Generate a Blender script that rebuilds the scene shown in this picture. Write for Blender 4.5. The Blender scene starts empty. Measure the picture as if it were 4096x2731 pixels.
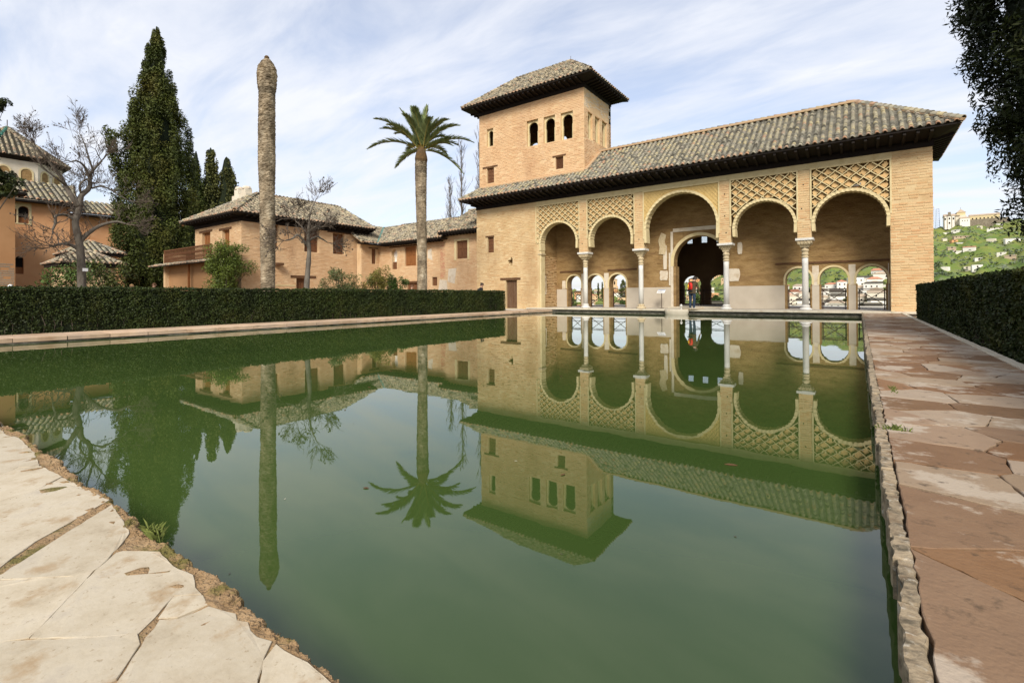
import bpy, bmesh, math, random
import numpy as np
from mathutils import Vector, Matrix
from mathutils.geometry import delaunay_2d_cdt

# ------------------------------------------------------------------ camera, sky, sun
S = bpy.context.scene
COL = S.collection
R = math.radians
EYE = Vector((0.0, 0.0, 0.8))
YAW, PITCH, ROLL = R(35.76), R(0.29), R(-0.353)
cam_data = bpy.data.cameras.new("camera")
cam = bpy.data.objects.new("camera", cam_data); COL.objects.link(cam)
fwd = Vector((-math.sin(YAW)*math.cos(PITCH), math.cos(YAW)*math.cos(PITCH), math.sin(PITCH)))
rgt = Vector((math.cos(YAW), math.sin(YAW), 0)); upv = rgt.cross(fwd)
r2 = math.cos(ROLL)*rgt + math.sin(ROLL)*upv; u2 = math.cos(ROLL)*upv - math.sin(ROLL)*rgt
cam.matrix_world = Matrix(((r2.x, u2.x, -fwd.x, EYE.x), (r2.y, u2.y, -fwd.y, EYE.y), (r2.z, u2.z, -fwd.z, EYE.z), (0, 0, 0, 1)))
cam_data.sensor_width = 36; cam_data.lens = 1929.4/4096*36; cam_data.shift_y = (1173.7-1365.5)/4096
cam_data.clip_start = 0.05; cam_data.clip_end = 6000
S.camera = cam
S.view_settings.view_transform = 'Standard'; S.view_settings.look = 'None'
S.view_settings.gamma = 1.0; S.view_settings.use_curve_mapping = False
S.view_settings.exposure = 1.08

SUN_AZ, SUN_EL = R(150), R(38)          # clockwise from +Y; elevation
to_sun = Vector((math.sin(SUN_AZ)*math.cos(SUN_EL), math.cos(SUN_AZ)*math.cos(SUN_EL), math.sin(SUN_EL)))
sl = bpy.data.lights.new("sun", 'SUN'); sl.energy = 2.1; sl.angle = R(20); sl.color = (1.0, 0.94, 0.84)
so = bpy.data.objects.new("sun", sl); COL.objects.link(so)
so.rotation_euler = to_sun.to_track_quat('Z', 'Y').to_euler(); so.location = to_sun*60

W = bpy.data.worlds.new("World"); S.world = W; W.use_nodes = True
nt = W.node_tree; nt.nodes.clear()
def wn(t, **k):
    n = nt.nodes.new(t)
    for a, b in k.items(): setattr(n, a, b)
    return n
out = wn('ShaderNodeOutputWorld'); bg = wn('ShaderNodeBackground'); bg.inputs['Strength'].default_value = 0.1
sky = wn('ShaderNodeTexSky', sky_type='NISHITA'); sky.sun_disc = False
sky.sun_elevation = SUN_EL; sky.sun_rotation = SUN_AZ; sky.air_density = 1.0; sky.dust_density = 1.5
tc = wn('ShaderNodeTexCoord'); sep = wn('ShaderNodeSeparateXYZ'); nt.links.new(tc.outputs['Generated'], sep.inputs[0])
zz = wn('ShaderNodeMath', operation='MAXIMUM'); nt.links.new(sep.outputs['Z'], zz.inputs[0]); zz.inputs[1].default_value = 0.0
za = wn('ShaderNodeMath', operation='ADD'); nt.links.new(zz.outputs[0], za.inputs[0]); za.inputs[1].default_value = 0.16
dx = wn('ShaderNodeMath', operation='DIVIDE'); nt.links.new(sep.outputs['X'], dx.inputs[0]); nt.links.new(za.outputs[0], dx.inputs[1])
dy = wn('ShaderNodeMath', operation='DIVIDE'); nt.links.new(sep.outputs['Y'], dy.inputs[0]); nt.links.new(za.outputs[0], dy.inputs[1])
cmb = wn('ShaderNodeCombineXYZ'); nt.links.new(dx.outputs[0], cmb.inputs[0]); nt.links.new(dy.outputs[0], cmb.inputs[1])
mp = wn('ShaderNodeMapping'); mp.inputs['Rotation'].default_value = (0, 0, R(62)); mp.inputs['Scale'].default_value = (0.75, 2.1, 1)
mp.inputs['Location'].default_value = (3.1, 1.7, 0)
nt.links.new(cmb.outputs[0], mp.inputs[0])
n1 = wn('ShaderNodeTexNoise'); n1.inputs['Scale'].default_value = 2.0; n1.inputs['Detail'].default_value = 7; n1.inputs['Roughness'].default_value = 0.58
n1.inputs['Distortion'].default_value = 0.35
nt.links.new(mp.outputs[0], n1.inputs['Vector'])
n2 = wn('ShaderNodeTexNoise'); n2.inputs['Scale'].default_value = 0.45; n2.inputs['Detail'].default_value = 3
nt.links.new(cmb.outputs[0], n2.inputs['Vector'])
ad = wn('ShaderNodeMath', operation='MULTIPLY_ADD'); nt.links.new(n2.outputs['Fac'], ad.inputs[0]); ad.inputs[1].default_value = 0.45
nt.links.new(n1.outputs['Fac'], ad.inputs[2])
cr = wn('ShaderNodeValToRGB'); cr.color_ramp.interpolation = 'B_SPLINE'
cr.color_ramp.elements[0].position = 0.55; cr.color_ramp.elements[0].color = (0.3, 0.3, 0.3, 1)
cr.color_ramp.elements[1].position = 0.86; cr.color_ramp.elements[1].color = (1, 1, 1, 1)
nt.links.new(ad.outputs[0], cr.inputs[0])
mixc = wn('ShaderNodeMix', data_type='RGBA')
skm = wn('ShaderNodeMix', data_type='RGBA', blend_type='MULTIPLY'); skm.inputs['Factor'].default_value = 1.0
skm.inputs['B'].default_value = (1.0, 0.97, 1.0, 1)
nt.links.new(sky.outputs[0], skm.inputs['A'])
nt.links.new(cr.outputs[0], mixc.inputs['Factor']); nt.links.new(skm.outputs['Result'], mixc.inputs['A'])
mixc.inputs['B'].default_value = (4.5, 4.62, 4.95, 1)
nt.links.new(mixc.outputs['Result'], bg.inputs['Color']); nt.links.new(bg.outputs[0], out.inputs[0])
S.render.engine = 'CYCLES'
S.cycles.max_bounces = 8; S.cycles.diffuse_bounces = 4; S.cycles.glossy_bounces = 4

# ------------------------------------------------------------------ helpers
rng = np.random.default_rng(7)
random.seed(7)
A = np.array
def mesh_data(name, V, F, mats=(), mi=None, smooth=False, rnd=None):
    """V (n,3); F list of int arrays (m,k) or plain face lists."""
    V = np.asarray(V, dtype=np.float32).reshape(-1, 3)
    loops, tot = [], []
    for f in F:
        if isinstance(f, np.ndarray):
            loops.append(f.ravel()); tot.append(np.full(len(f), f.shape[1]))
        else:
            loops.append(A(f)); tot.append(A([len(f)]))
    loops = np.concatenate(loops).astype(np.int32); tot = np.concatenate(tot).astype(np.int32)
    start = np.concatenate(([0], np.cumsum(tot)[:-1])).astype(np.int32)
    me = bpy.data.meshes.new(name)
    me.vertices.add(len(V)); me.vertices.foreach_set('co', V.ravel())
    me.loops.add(len(loops)); me.loops.foreach_set('vertex_index', loops)
    me.polygons.add(len(tot)); me.polygons.foreach_set('loop_start', start)
    if mi is not None: me.polygons.foreach_set('material_index', np.asarray(mi, dtype=np.int32))
    me.polygons.foreach_set('use_smooth', np.full(len(tot), bool(smooth)))
    if rnd is not None:
        at = me.attributes.new('rnd', 'FLOAT', 'POINT'); at.data.foreach_set('value', np.asarray(rnd, dtype=np.float32))
    me.update(calc_edges=True); me.validate()
    for m in (mats if isinstance(mats, (list, tuple)) else [mats]): me.materials.append(m)
    return me
def link(name, me, parent=None, c=0.0, mw=None):
    o = bpy.data.objects.new(name, me); COL.objects.link(o); o.color = (c, c, c, 1)
    if parent is not None:
        o.parent = parent
        if parent.type == 'EMPTY': o.matrix_parent_inverse = Matrix.Translation(-parent.location)
    if mw is not None: o.matrix_basis = mw
    return o
def root(name, loc, label, cat, group=None):
    o = bpy.data.objects.new(name, None); COL.objects.link(o); o.location = loc; o.empty_display_size = 0.2
    return tag(o, label, cat, group)
def tag(o, label, cat, group=None):
    o['label'] = label; o['category'] = cat
    if group: o['group'] = group
    return o
def struct(o): o['kind'] = 'structure'; return o
def stuff(o): o['kind'] = 'stuff'; return o
class MB:
    def __init__(s): s.V = []; s.F = []; s.M = []; s.n = 0; s.Rn = []
    def add(s, V, F, m=0, rnd=0.0):
        V = np.asarray(V, dtype=float).reshape(-1, 3)
        for f in F:
            if isinstance(f, np.ndarray):
                s.F.append(f+s.n); s.M.append(np.full(len(f), m))
            else:
                s.F.append(A([f])+s.n); s.M.append(A([m]))
        s.V.append(V); s.Rn.append(np.full(len(V), rnd) if np.isscalar(rnd) else rnd); s.n += len(V)
        return s
    def box(s, x0, x1, y0, y1, z0, z1, m=0, rnd=0.0):
        return s.add([(x0,y0,z0),(x1,y0,z0),(x1,y1,z0),(x0,y1,z0),(x0,y0,z1),(x1,y0,z1),(x1,y1,z1),(x0,y1,z1)], [BOXF], m, rnd)
    def bar(s, p, q, w, h, m=0, up=(0,0,1), rnd=0.0):
        p = Vector(p); q = Vector(q); d = (q-p).normalized(); side = d.cross(Vector(up))
        if side.length < 1e-4: side = Vector((1,0,0))
        side.normalize(); u = side.cross(d); a = side*w/2; b = u*h/2
        return s.add([p-a-b, p+a-b, q+a-b, q-a-b, p-a+b, p+a+b, q+a+b, q-a+b], [BOXF], m, rnd)
    def tube(s, pts, rad, n=8, m=0, rnd=0.0, cap=True):
        pts = [Vector(p) for p in pts]; k = len(pts)
        rad = [rad]*k if np.isscalar(rad) else rad
        V = []; prev = None
        for i, p in enumerate(pts):
            d = (pts[min(i+1, k-1)]-pts[max(i-1, 0)]).normalized()
            if prev is None: a = d.orthogonal().normalized()
            else:
                a = prev-d*prev.dot(d); a = a.normalized() if a.length > 1e-5 else d.orthogonal().normalized()
            prev = a; b = d.cross(a)
            for j in range(n):
                t = 2*math.pi*j/n; V.append(p+(a*math.cos(t)+b*math.sin(t))*rad[i])
        F = [A([(i*n+j, i*n+(j+1) % n, (i+1)*n+(j+1) % n, (i+1)*n+j) for i in range(k-1) for j in range(n)])]
        if cap: F += [list(range(n))[::-1], [(k-1)*n+j for j in range(n)]]
        return s.add(V, F, m, rnd)
    def lathe(s, prof, cx, cy, n=20, m=0, sq=0, rot=0.0):
        V = []; k = len(prof)
        for r, z in prof:
            for j in range(n):
                t = 2*math.pi*j/n+rot; V.append((cx+r*math.cos(t), cy+r*math.sin(t), z))
        F = [A([(i*n+j, i*n+(j+1) % n, (i+1)*n+(j+1) % n, (i+1)*n+j) for i in range(k-1) for j in range(n)]), list(range(n))[::-1], [(k-1)*n+j for j in range(n)]]
        return s.add(V, F, m)
    def build(s, name, mats, parent=None, smooth=False, c=0.0, fix=False):
        V = np.concatenate(s.V); rn = np.concatenate(s.Rn)
        me = mesh_data(name, V, s.F, mats, np.concatenate(s.M), smooth, rn)
        if fix:
            bm = bmesh.new(); bm.from_mesh(me); bmesh.ops.recalc_face_normals(bm, faces=bm.faces); bm.to_mesh(me); bm.free()
        return link(name, me, parent, c)
BOXF = A([(0,3,2,1),(4,5,6,7),(0,1,5,4),(1,2,6,5),(2,3,7,6),(3,0,4,7)])

# ------------------------------------------------------------------ materials
def mat(name, cols, scale=3.0, stretch=(1,1,1), rough=0.9, bump=0.25, bscale=30.0, bdist=0.01, rndamt=0.0, rndcols=None, rndmix=0.7,
        spec=0.25, metal=0.0, detail=6.0, nrough=0.6, lo=0.3, hi=0.7, stain=None, stain2=None):
    m = bpy.data.materials.new(name); m.use_nodes = True; t = m.node_tree; N = t.nodes; L = t.links
    b = N['Principled BSDF']; b.inputs['Roughness'].default_value = rough; b.inputs['Specular IOR Level'].default_value = spec
    b.inputs['Metallic'].default_value = metal
    g = N.new('ShaderNodeNewGeometry'); mpn = N.new('ShaderNodeMapping'); mpn.inputs['Scale'].default_value = stretch
    L.new(g.outputs['Position'], mpn.inputs[0])
    nz = N.new('ShaderNodeTexNoise'); nz.inputs['Scale'].default_value = scale; nz.inputs['Detail'].default_value = detail; nz.inputs['Roughness'].default_value = nrough
    L.new(mpn.outputs[0], nz.inputs['Vector'])
    def ramp(cl, a, z):
        c = N.new('ShaderNodeValToRGB'); e = c.color_ramp.elements
        while len(e) < len(cl): e.new(0.5)
        for i, q in enumerate(cl):
            e[i].position = a+(z-a)*i/max(1, len(cl)-1); e[i].color = (*q, 1)
        return c
    c1 = ramp(cols, lo, hi); L.new(nz.outputs['Fac'], c1.inputs[0]); col = c1.outputs[0]
    if rndamt or rndcols:
        at = N.new('ShaderNodeAttribute'); at.attribute_name = 'rnd'
        oi = N.new('ShaderNodeObjectInfo'); sp = N.new('ShaderNodeSeparateColor'); L.new(oi.outputs['Color'], sp.inputs[0])
        sm = N.new('ShaderNodeMath'); sm.operation = 'ADD'; L.new(at.outputs['Fac'], sm.inputs[0]); L.new(sp.outputs[0], sm.inputs[1])
        if rndcols:
            c2 = ramp(rndcols, 0.0, 1.0); L.new(sm.outputs[0], c2.inputs[0])
            mx = N.new('ShaderNodeMix'); mx.data_type = 'RGBA'; mx.inputs['Factor'].default_value = rndmix
            L.new(col, mx.inputs['A']); L.new(c2.outputs[0], mx.inputs['B']); col = mx.outputs['Result']
        if rndamt:
            ma = N.new('ShaderNodeMath'); ma.operation = 'MULTIPLY_ADD'; L.new(sm.outputs[0], ma.inputs[0])
            ma.inputs[1].default_value = rndamt; ma.inputs[2].default_value = 1-rndamt/2
            mx = N.new('ShaderNodeMix'); mx.data_type = 'RGBA'; mx.blend_type = 'MULTIPLY'; mx.inputs['Factor'].default_value = 1
            L.new(col, mx.inputs['A']); L.new(ma.outputs[0], mx.inputs['B']); col = mx.outputs['Result']
    for st_ in (stain, stain2):
        if not st_: continue
        sc, slo, shi, sc_col, amt = st_[:5]
        n3 = N.new('ShaderNodeTexNoise'); n3.inputs['Scale'].default_value = sc; n3.inputs['Detail'].default_value = 8; n3.inputs['Roughness'].default_value = 0.65
        if len(st_) > 5:
            mp2 = N.new('ShaderNodeMapping'); mp2.inputs['Scale'].default_value = st_[5]; L.new(g.outputs['Position'], mp2.inputs[0]); L.new(mp2.outputs[0], n3.inputs['Vector'])
        else: L.new(mpn.outputs[0], n3.inputs['Vector'])
        rr = N.new('ShaderNodeMapRange'); rr.inputs[1].default_value = slo; rr.inputs[2].default_value = shi; rr.inputs[4].default_value = amt
        L.new(n3.outputs['Fac'], rr.inputs[0])
        mx = N.new('ShaderNodeMix'); mx.data_type = 'RGBA'; L.new(rr.outputs[0], mx.inputs['Factor']); L.new(col, mx.inputs['A'])
        mx.inputs['B'].default_value = (*sc_col, 1); col = mx.outputs['Result']
    L.new(col, b.inputs['Base Color'])
    if bump:
        n4 = N.new('ShaderNodeTexNoise'); n4.inputs['Scale'].default_value = bscale; n4.inputs['Detail'].default_value = 5
        L.new(mpn.outputs[0], n4.inputs['Vector'])
        bp = N.new('ShaderNodeBump'); bp.inputs['Strength'].default_value = bump; bp.inputs['Distance'].default_value = bdist
        L.new(n4.outputs['Fac'], bp.inputs['Height']); L.new(bp.outputs[0], b.inputs['Normal'])
    return m
M = {}
M['mortar'] = mat('mortar', [(0.469,0.323,0.160),(0.571,0.428,0.236),(0.612,0.480,0.281)], 1.3, bump=.5, bscale=22, bdist=.02, stain=(.9,.56,.75,(0.510,0.293,0.151),.6), stain2=(.55,.54,.72,(0.337,0.209,0.100),.55,(1,1,.35)))
M['brick'] = mat('brick', [(0.479,0.282,0.130),(0.581,0.407,0.210),(0.560,0.418,0.241)], .8, bump=.4, bscale=30, rndcols=[(0.408,0.209,0.091),(0.530,0.345,0.171),(0.591,0.439,0.251),(0.449,0.261,0.121)], rndmix=.42, stain=(.6,.58,.72,(0.632,0.522,0.331),.7), stain2=(.55,.54,.72,(0.337,0.209,0.100),.55,(1,1,.35)))
M['brick_tower'] = mat('tower_brick', [(0.536,0.324,0.166),(0.606,0.404,0.220),(0.606,0.427,0.249)], .7, bump=.4, bscale=30, rndcols=[(0.505,0.266,0.138),(0.606,0.364,0.196),(0.647,0.433,0.265),(0.525,0.285,0.147)], rndmix=.45, stain=(.5,.6,.74,(0.666,0.512,0.342),.6), stain2=(.55,.54,.72,(0.404,0.227,0.118),.55,(1,1,.35)))
M['brick_red'] = mat('pier_brick', [(0.510,0.303,0.141),(0.591,0.418,0.221),(0.560,0.376,0.201)], .9, bump=.5, bscale=25, rndcols=[(0.469,0.219,0.091),(0.560,0.345,0.171),(0.612,0.449,0.251),(0.489,0.250,0.110)], rndmix=.5, stain=(.7,.55,.7,(0.632,0.501,0.301),.75), stain2=(.55,.54,.72,(0.367,0.209,0.091),.55,(1,1,.35)))
M['mortar_tower'] = mat('tower_mortar', [(0.525,0.335,0.176),(0.616,0.438,0.245),(0.636,0.468,0.284)], 1.1, bump=.5, bscale=22, bdist=.02, stain=(.8,.6,.75,(0.666,0.531,0.372),.5), stain2=(.55,.54,.72,(0.424,0.246,0.138),.55,(1,1,.35)))
M['mortar_house'] = mat('house_mortar', [(0.495,0.324,0.176),(0.575,0.408,0.235),(0.606,0.448,0.275)], .8, bump=.4, bscale=20, bdist=.02, stain=(.5,.58,.74,(0.484,0.285,0.156),.6), stain2=(.55,.54,.72,(0.363,0.216,0.118),.55,(1,1,.35)))
M['brick_house'] = mat('house_brick', [(0.484,0.300,0.152),(0.565,0.383,0.211),(0.565,0.408,0.245)], .7, bump=.3, rndcols=[(0.464,0.246,0.118),(0.565,0.344,0.196),(0.606,0.413,0.254),(0.505,0.275,0.147)], rndmix=.45, stain2=(.55,.54,.72,(0.363,0.216,0.118),.55,(1,1,.35)))
M['plaster'] = mat('cream_plaster', [(0.510,0.403,0.202),(0.612,0.509,0.290),(0.560,0.445,0.241)], 2.2, bump=.35, bscale=35, stain=(1.2,.58,.75,(0.387,0.286,0.145),.6))
M['stucco'] = mat('carved_stucco', [(0.475,0.310,0.134),(0.574,0.400,0.185),(0.535,0.330,0.151)], 2.5, bump=.4, bscale=45, rndcols=[(0.515,0.320,0.143),(0.594,0.420,0.210),(0.554,0.360,0.168)], rndmix=.4)
M['carved'] = mat('carved_plaster', [(0.495,0.340,0.126),(0.574,0.420,0.176)], 3, bump=.5, bscale=28, bdist=.03)
M['dado'] = mat('grey_dado_plaster', [(.42,.36,.28),(.50,.44,.35)], 1.0, bump=.1)
M['patch'] = mat('pale_plaster_patch', [(.52,.44,.32),(.60,.53,.42),(.46,.36,.24)], 2.5, bump=.25)
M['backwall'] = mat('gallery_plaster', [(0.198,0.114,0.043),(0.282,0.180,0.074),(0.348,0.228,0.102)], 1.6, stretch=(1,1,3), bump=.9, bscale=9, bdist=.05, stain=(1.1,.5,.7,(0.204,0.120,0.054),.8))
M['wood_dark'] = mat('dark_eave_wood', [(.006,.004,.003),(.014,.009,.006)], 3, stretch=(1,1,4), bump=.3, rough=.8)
M['wood'] = mat('brown_wood', [(.10,.042,.018),(.17,.075,.032)], 4, stretch=(6,6,1), bump=.3, rough=.7)
M['wood_shutter'] = mat('orange_brown_shutter', [(.20,.075,.022),(.27,.11,.035)], 4, stretch=(6,6,1), bump=.25, rough=.65)
M['wood_door'] = mat('weathered_door_wood', [(.085,.042,.020),(.15,.085,.045)], 4, stretch=(8,8,.7), bump=.4, rough=.8, stain=(1.5,.5,.7,(.22,.16,.11),.6))
M['beam'] = mat('lintel_beam', [(.075,.036,.017),(.14,.07,.032)], 5, stretch=(1,1,3), bump=.4)
TILEC = [(.03,.027,.02),(.27,.255,.205),(.43,.38,.26),(.24,.23,.185),(.50,.42,.23),(.33,.31,.25),(.46,.25,.14)]
M['tile'] = mat('clay_tile', [(.12,.115,.09),(.24,.22,.17),(.32,.27,.18)], 6, bump=.5, bscale=60, rndcols=TILEC, rndmix=.8, stain=(7,.54,.66,(.05,.05,.036),.6))
M['tile_pale'] = mat('pale_clay_tile', [(.20,.18,.14),(.34,.29,.21),(.42,.33,.20)], 4, bump=.5, bscale=60, rndcols=[(.045,.04,.03),(.36,.30,.20),(.47,.39,.26),(.20,.19,.155),(.50,.42,.27),(.27,.245,.195),(.48,.29,.18)], rndmix=.85, stain=(4.5,.49,.60,(.05,.05,.038),.85))
M['roof_base'] = mat('mossy_roof_mortar', [(.022,.02,.014),(.05,.042,.028)], 5, bump=.5)  # moss tone darkened further, shade of the tile gaps put into the colour
M['ridge'] = mat('ridge_mortar', [(.38,.25,.14),(.50,.36,.22)], 3, bump=.6, bscale=20, bdist=.03, stain=(3,.5,.7,(.26,.2,.13),.7))
M['marble'] = mat('white_marble', [(.55,.53,.48),(.68,.66,.61)], 4, stretch=(3,3,.6), bump=.1, rough=.5, stain=(2,.55,.75,(.42,.35,.24),.5))
M['capital'] = mat('carved_capital_stone', [(.45,.35,.20),(.60,.50,.33)], 12, bump=.9, bscale=40, bdist=.03)
M['kerb'] = mat('pale_kerb_stone', [(.48,.42,.30),(.60,.54,.42),(.52,.45,.33)], 2, bump=.3, stain=(2.5,.55,.7,(.45,.30,.17),.6), rndamt=.2)
M['floor'] = mat('platform_paving', [(.42,.38,.31),(.52,.48,.41)], 1.2, bump=.2, stain=(1.2,.5,.7,(.42,.30,.18),.5))
M['slab'] = mat('pale_sandstone_slab', [(0.326,0.261,0.177),(0.445,0.375,0.267),(0.494,0.427,0.318),(0.408,0.351,0.273)], 5.0, bump=.22, bscale=70, bdist=.005, detail=12, nrough=.72, rough=.85,
                rndamt=.10, stain=(7,.555,.67,(.33,.225,.12),.75), stain2=(55,.60,.68,(.25,.18,.105),.7))
M['path'] = mat('red_sandstone', [(.13,.068,.03),(.22,.125,.062),(.29,.185,.10)], 5, bump=.6, bscale=60, bdist=.006, detail=12, nrough=.7, rough=.7,
                rndcols=[(.42,.335,.245),(.21,.105,.048),(.16,.08,.036),(.43,.355,.27),(.29,.175,.085),(.38,.30,.21),(.15,.085,.042),(.25,.13,.06)], rndmix=.68, stain=(2.1,.535,.585,(.44,.365,.28),.8), stain2=(12,.57,.68,(.06,.042,.026),.7))
M['edge'] = mat('lichened_edge_stone', [(.19,.13,.075),(.33,.26,.17),(.15,.11,.07)], 14, bump=.7, bscale=30, bdist=.02, detail=8, rndamt=.35, stain=(11,.5,.62,(.07,.06,.04),.85), stain2=(30,.56,.66,(.5,.46,.38),.6))
M['soil'] = mat('sandy_soil', [(.20,.125,.06),(.30,.195,.10),(.36,.25,.14)], 14, bump=1.0, bscale=110, bdist=.012, detail=8, stain=(6,.52,.62,(.12,.11,.025),.85))
M['joint'] = mat('joint_mortar', [(.045,.034,.02),(.12,.09,.055)], 6, bump=.5)
M['coping'] = mat('terracotta_coping', [(.40,.26,.16),(.50,.36,.24),(.46,.34,.25)], 2, bump=.3, rndamt=.3, stain=(3,.55,.7,(.25,.2,.13),.5))
M['pool_wall'] = mat('wet_stone', [(.05,.045,.025),(.13,.12,.09),(.22,.20,.16)], 6, stretch=(1,1,4), bump=.6, bscale=25, bdist=.02)
M['earth'] = mat('garden_earth', [(.13,.085,.05),(.24,.17,.10)], 2, bump=.4)
M['leaf_hedge'] = mat('hedge_leaf', [(0.014,0.021,0.004),(0.025,0.038,0.006),(0.039,0.047,0.007)], 1.6, bump=0, rough=.6, rndamt=1.3, spec=.25)
M['leaf_hedge_dark'] = mat('dark_hedge_leaf', [(0.009,0.015,0.003),(0.020,0.030,0.006),(0.039,0.043,0.006)], 1.6, bump=0, rough=.6, rndamt=1.2, spec=.2)  # darker copy of the hedge leaf, shade put into the colour
M['cypress_dark'] = mat('shaded_cypress_leaf', [(.006,.010,.003),(.014,.021,.005),(.028,.033,.007)], 1.2, bump=0, rough=.6, rndamt=1.2, spec=.15)  # darker cypress leaf with its shade put into the base colour
M['core'] = mat('hedge_core', [(.006,.010,.003),(.012,.018,.005)], 3, bump=0)
M['cypress'] = mat('cypress_leaf', [(0.024,0.034,0.006),(0.051,0.063,0.011),(0.081,0.074,0.014)], .35, bump=0, rough=.6, rndamt=1.3, spec=.2)
M['cypress_olive'] = mat('olive_cypress_leaf', [(.05,.056,.014),(.085,.085,.022)], .35, bump=0, rough=.6, rndamt=1.2, spec=.2)
M['leaf'] = mat('green_leaf', [(.035,.065,.012),(.07,.11,.02)], 1.5, bump=0, rough=.55, rndamt=1.2)
M['leaf_bright'] = mat('bright_climber_leaf', [(.05,.075,.010),(.10,.13,.018)], 1.5, bump=0, rough=.55, rndamt=1.3)
M['leaf_olive'] = mat('olive_leaf', [(.08,.10,.03),(.14,.16,.055)], 1.5, bump=0, rough=.55, rndamt=1.0)
M['leaf_yellow'] = mat('yellow_green_leaf', [(.11,.10,.02),(.17,.15,.03)], 1.5, bump=0, rough=.55, rndamt=1.0)
M['bark'] = mat('grey_bark', [(.075,.062,.048),(.17,.15,.12)], 5, stretch=(1,1,.4), bump=.6, bscale=30)
M['bark_dark'] = mat('dark_bark', [(.05,.04,.03),(.12,.10,.075)], 5, bump=.5)
M['twig'] = mat('dry_twig', [(.07,.055,.04),(.14,.11,.085)], 5, bump=0)
M['palm_trunk'] = mat('palm_trunk', [(.15,.115,.075),(.30,.24,.16),(.43,.365,.26)], 2.2, stretch=(1,1,1.6), bump=.7, bscale=30, bdist=.02, rndamt=.9)
M['palm_dark'] = mat('palm_crown_fibre', [(.06,.04,.02),(.14,.08,.03)], 6, bump=.5)
M['frond'] = mat('palm_leaflet', [(0.115,0.155,0.052),(0.270,0.317,0.137)], 2, bump=0, rough=.5, rndamt=.8)
M['stalk'] = mat('palm_stalk', [(.30,.20,.04),(.22,.20,.06)], 4, bump=0)
M['orange'] = mat('orange_plaster', [(.50,.24,.11),(.58,.31,.15),(.60,.35,.19)], .25, bump=.15, stain=(.3,.55,.75,(.62,.42,.25),.5))
M['ochre'] = mat('brown_ochre_plaster', [(.30,.16,.07),(.37,.21,.10)], .3, bump=.2)
M['white'] = mat('whitewash', [(.68,.64,.55),(.78,.75,.68)], .6, bump=.1)
M['white_old'] = mat('aged_whitewash', [(.50,.43,.32),(.66,.60,.48),(.58,.50,.38)], .35, bump=.2)
M['black'] = mat('dark_interior', [(.006,.005,.004),(.012,.010,.007)], 2, bump=0)
M['iron'] = mat('rust_brown_iron', [(.035,.018,.012),(.06,.032,.02)], 8, bump=.2, rough=.6)
M['glazed'] = mat('green_glazed_tile', [(.03,.12,.09),(.06,.2,.15)], 6, bump=.1, rough=.35)
M['skin'] = mat('skin', [(.45,.27,.19),(.5,.3,.21)], 8, bump=0, rough=.6)
M['hair'] = mat('dark_hair', [(.012,.008,.006),(.03,.02,.013)], 20, stretch=(1,1,.2), bump=.2, rough=.5)
M['coat'] = mat('olive_coat_cloth', [(.06,.042,.022),(.085,.06,.032)], 6, bump=.3, bscale=20)
M['navy'] = mat('dark_cloth', [(.008,.009,.012),(.016,.017,.022)], 6, bump=.3, bscale=20)
M['jeans'] = mat('blue_jeans', [(.018,.032,.055),(.035,.055,.09)], 10, bump=.3)
M['shoe'] = mat('white_shoe', [(.6,.6,.58),(.7,.7,.68)], 5, bump=0)
M['red'] = mat('red_nylon', [(.50,.015,.012),(.62,.03,.02)], 6, bump=.3, rough=.5)
M['yellow'] = mat('yellow_nylon', [(.7,.38,.02),(.75,.45,.05)], 6, bump=0, rough=.5)
M['blackcloth'] = mat('black_nylon', [(.01,.01,.01),(.02,.02,.02)], 6, bump=.1, rough=.6)
M['pigeon'] = mat('grey_feathers', [(.13,.15,.18),(.25,.27,.30)], 20, bump=.2)
M['hill'] = mat('hillside_grass', [(.06,.105,.022),(.12,.18,.03),(.19,.205,.04),(.08,.125,.035)], .035, bump=.5, bscale=.6, bdist=.6, detail=10, nrough=.7, stain=(.09,.52,.66,(.17,.17,.11),.75))
M['scrub'] = mat('grey_green_scrub', [(.05,.085,.035),(.10,.13,.07)], .3, bump=0, rndcols=[(.035,.06,.02),(.08,.11,.04),(.22,.25,.19),(.13,.16,.05)], rndmix=.8)
M['redtile'] = mat('red_far_tile', [(.42,.17,.10),(.52,.25,.15)], .8, bump=.3)
M['tantile'] = mat('tan_far_tile', [(.36,.27,.18),(.48,.38,.27)], .8, bump=.3)
M['stonewall'] = mat('rubble_wall', [(.15,.12,.085),(.26,.22,.16)], .6, bump=.3)
M['steel'] = mat('blue_grey_steel', [(.22,.30,.42),(.3,.38,.5)], 3, bump=0, rough=.5)
M['panel'] = mat('sign_panel', [(.72,.72,.72),(.78,.78,.78)], 3, bump=0, rough=.4)
M['panel_blue'] = mat('sign_blue_print', [(.12,.22,.42),(.2,.3,.5)], 30, bump=0, rough=.4)
M['grass'] = mat('grass_blade', [(.10,.14,.03),(.17,.19,.05)], 8, bump=0, rndamt=.8)
M['moss'] = mat('moss', [(.05,.05,.012),(.11,.10,.02)], 30, bump=1, bscale=120)

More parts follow.
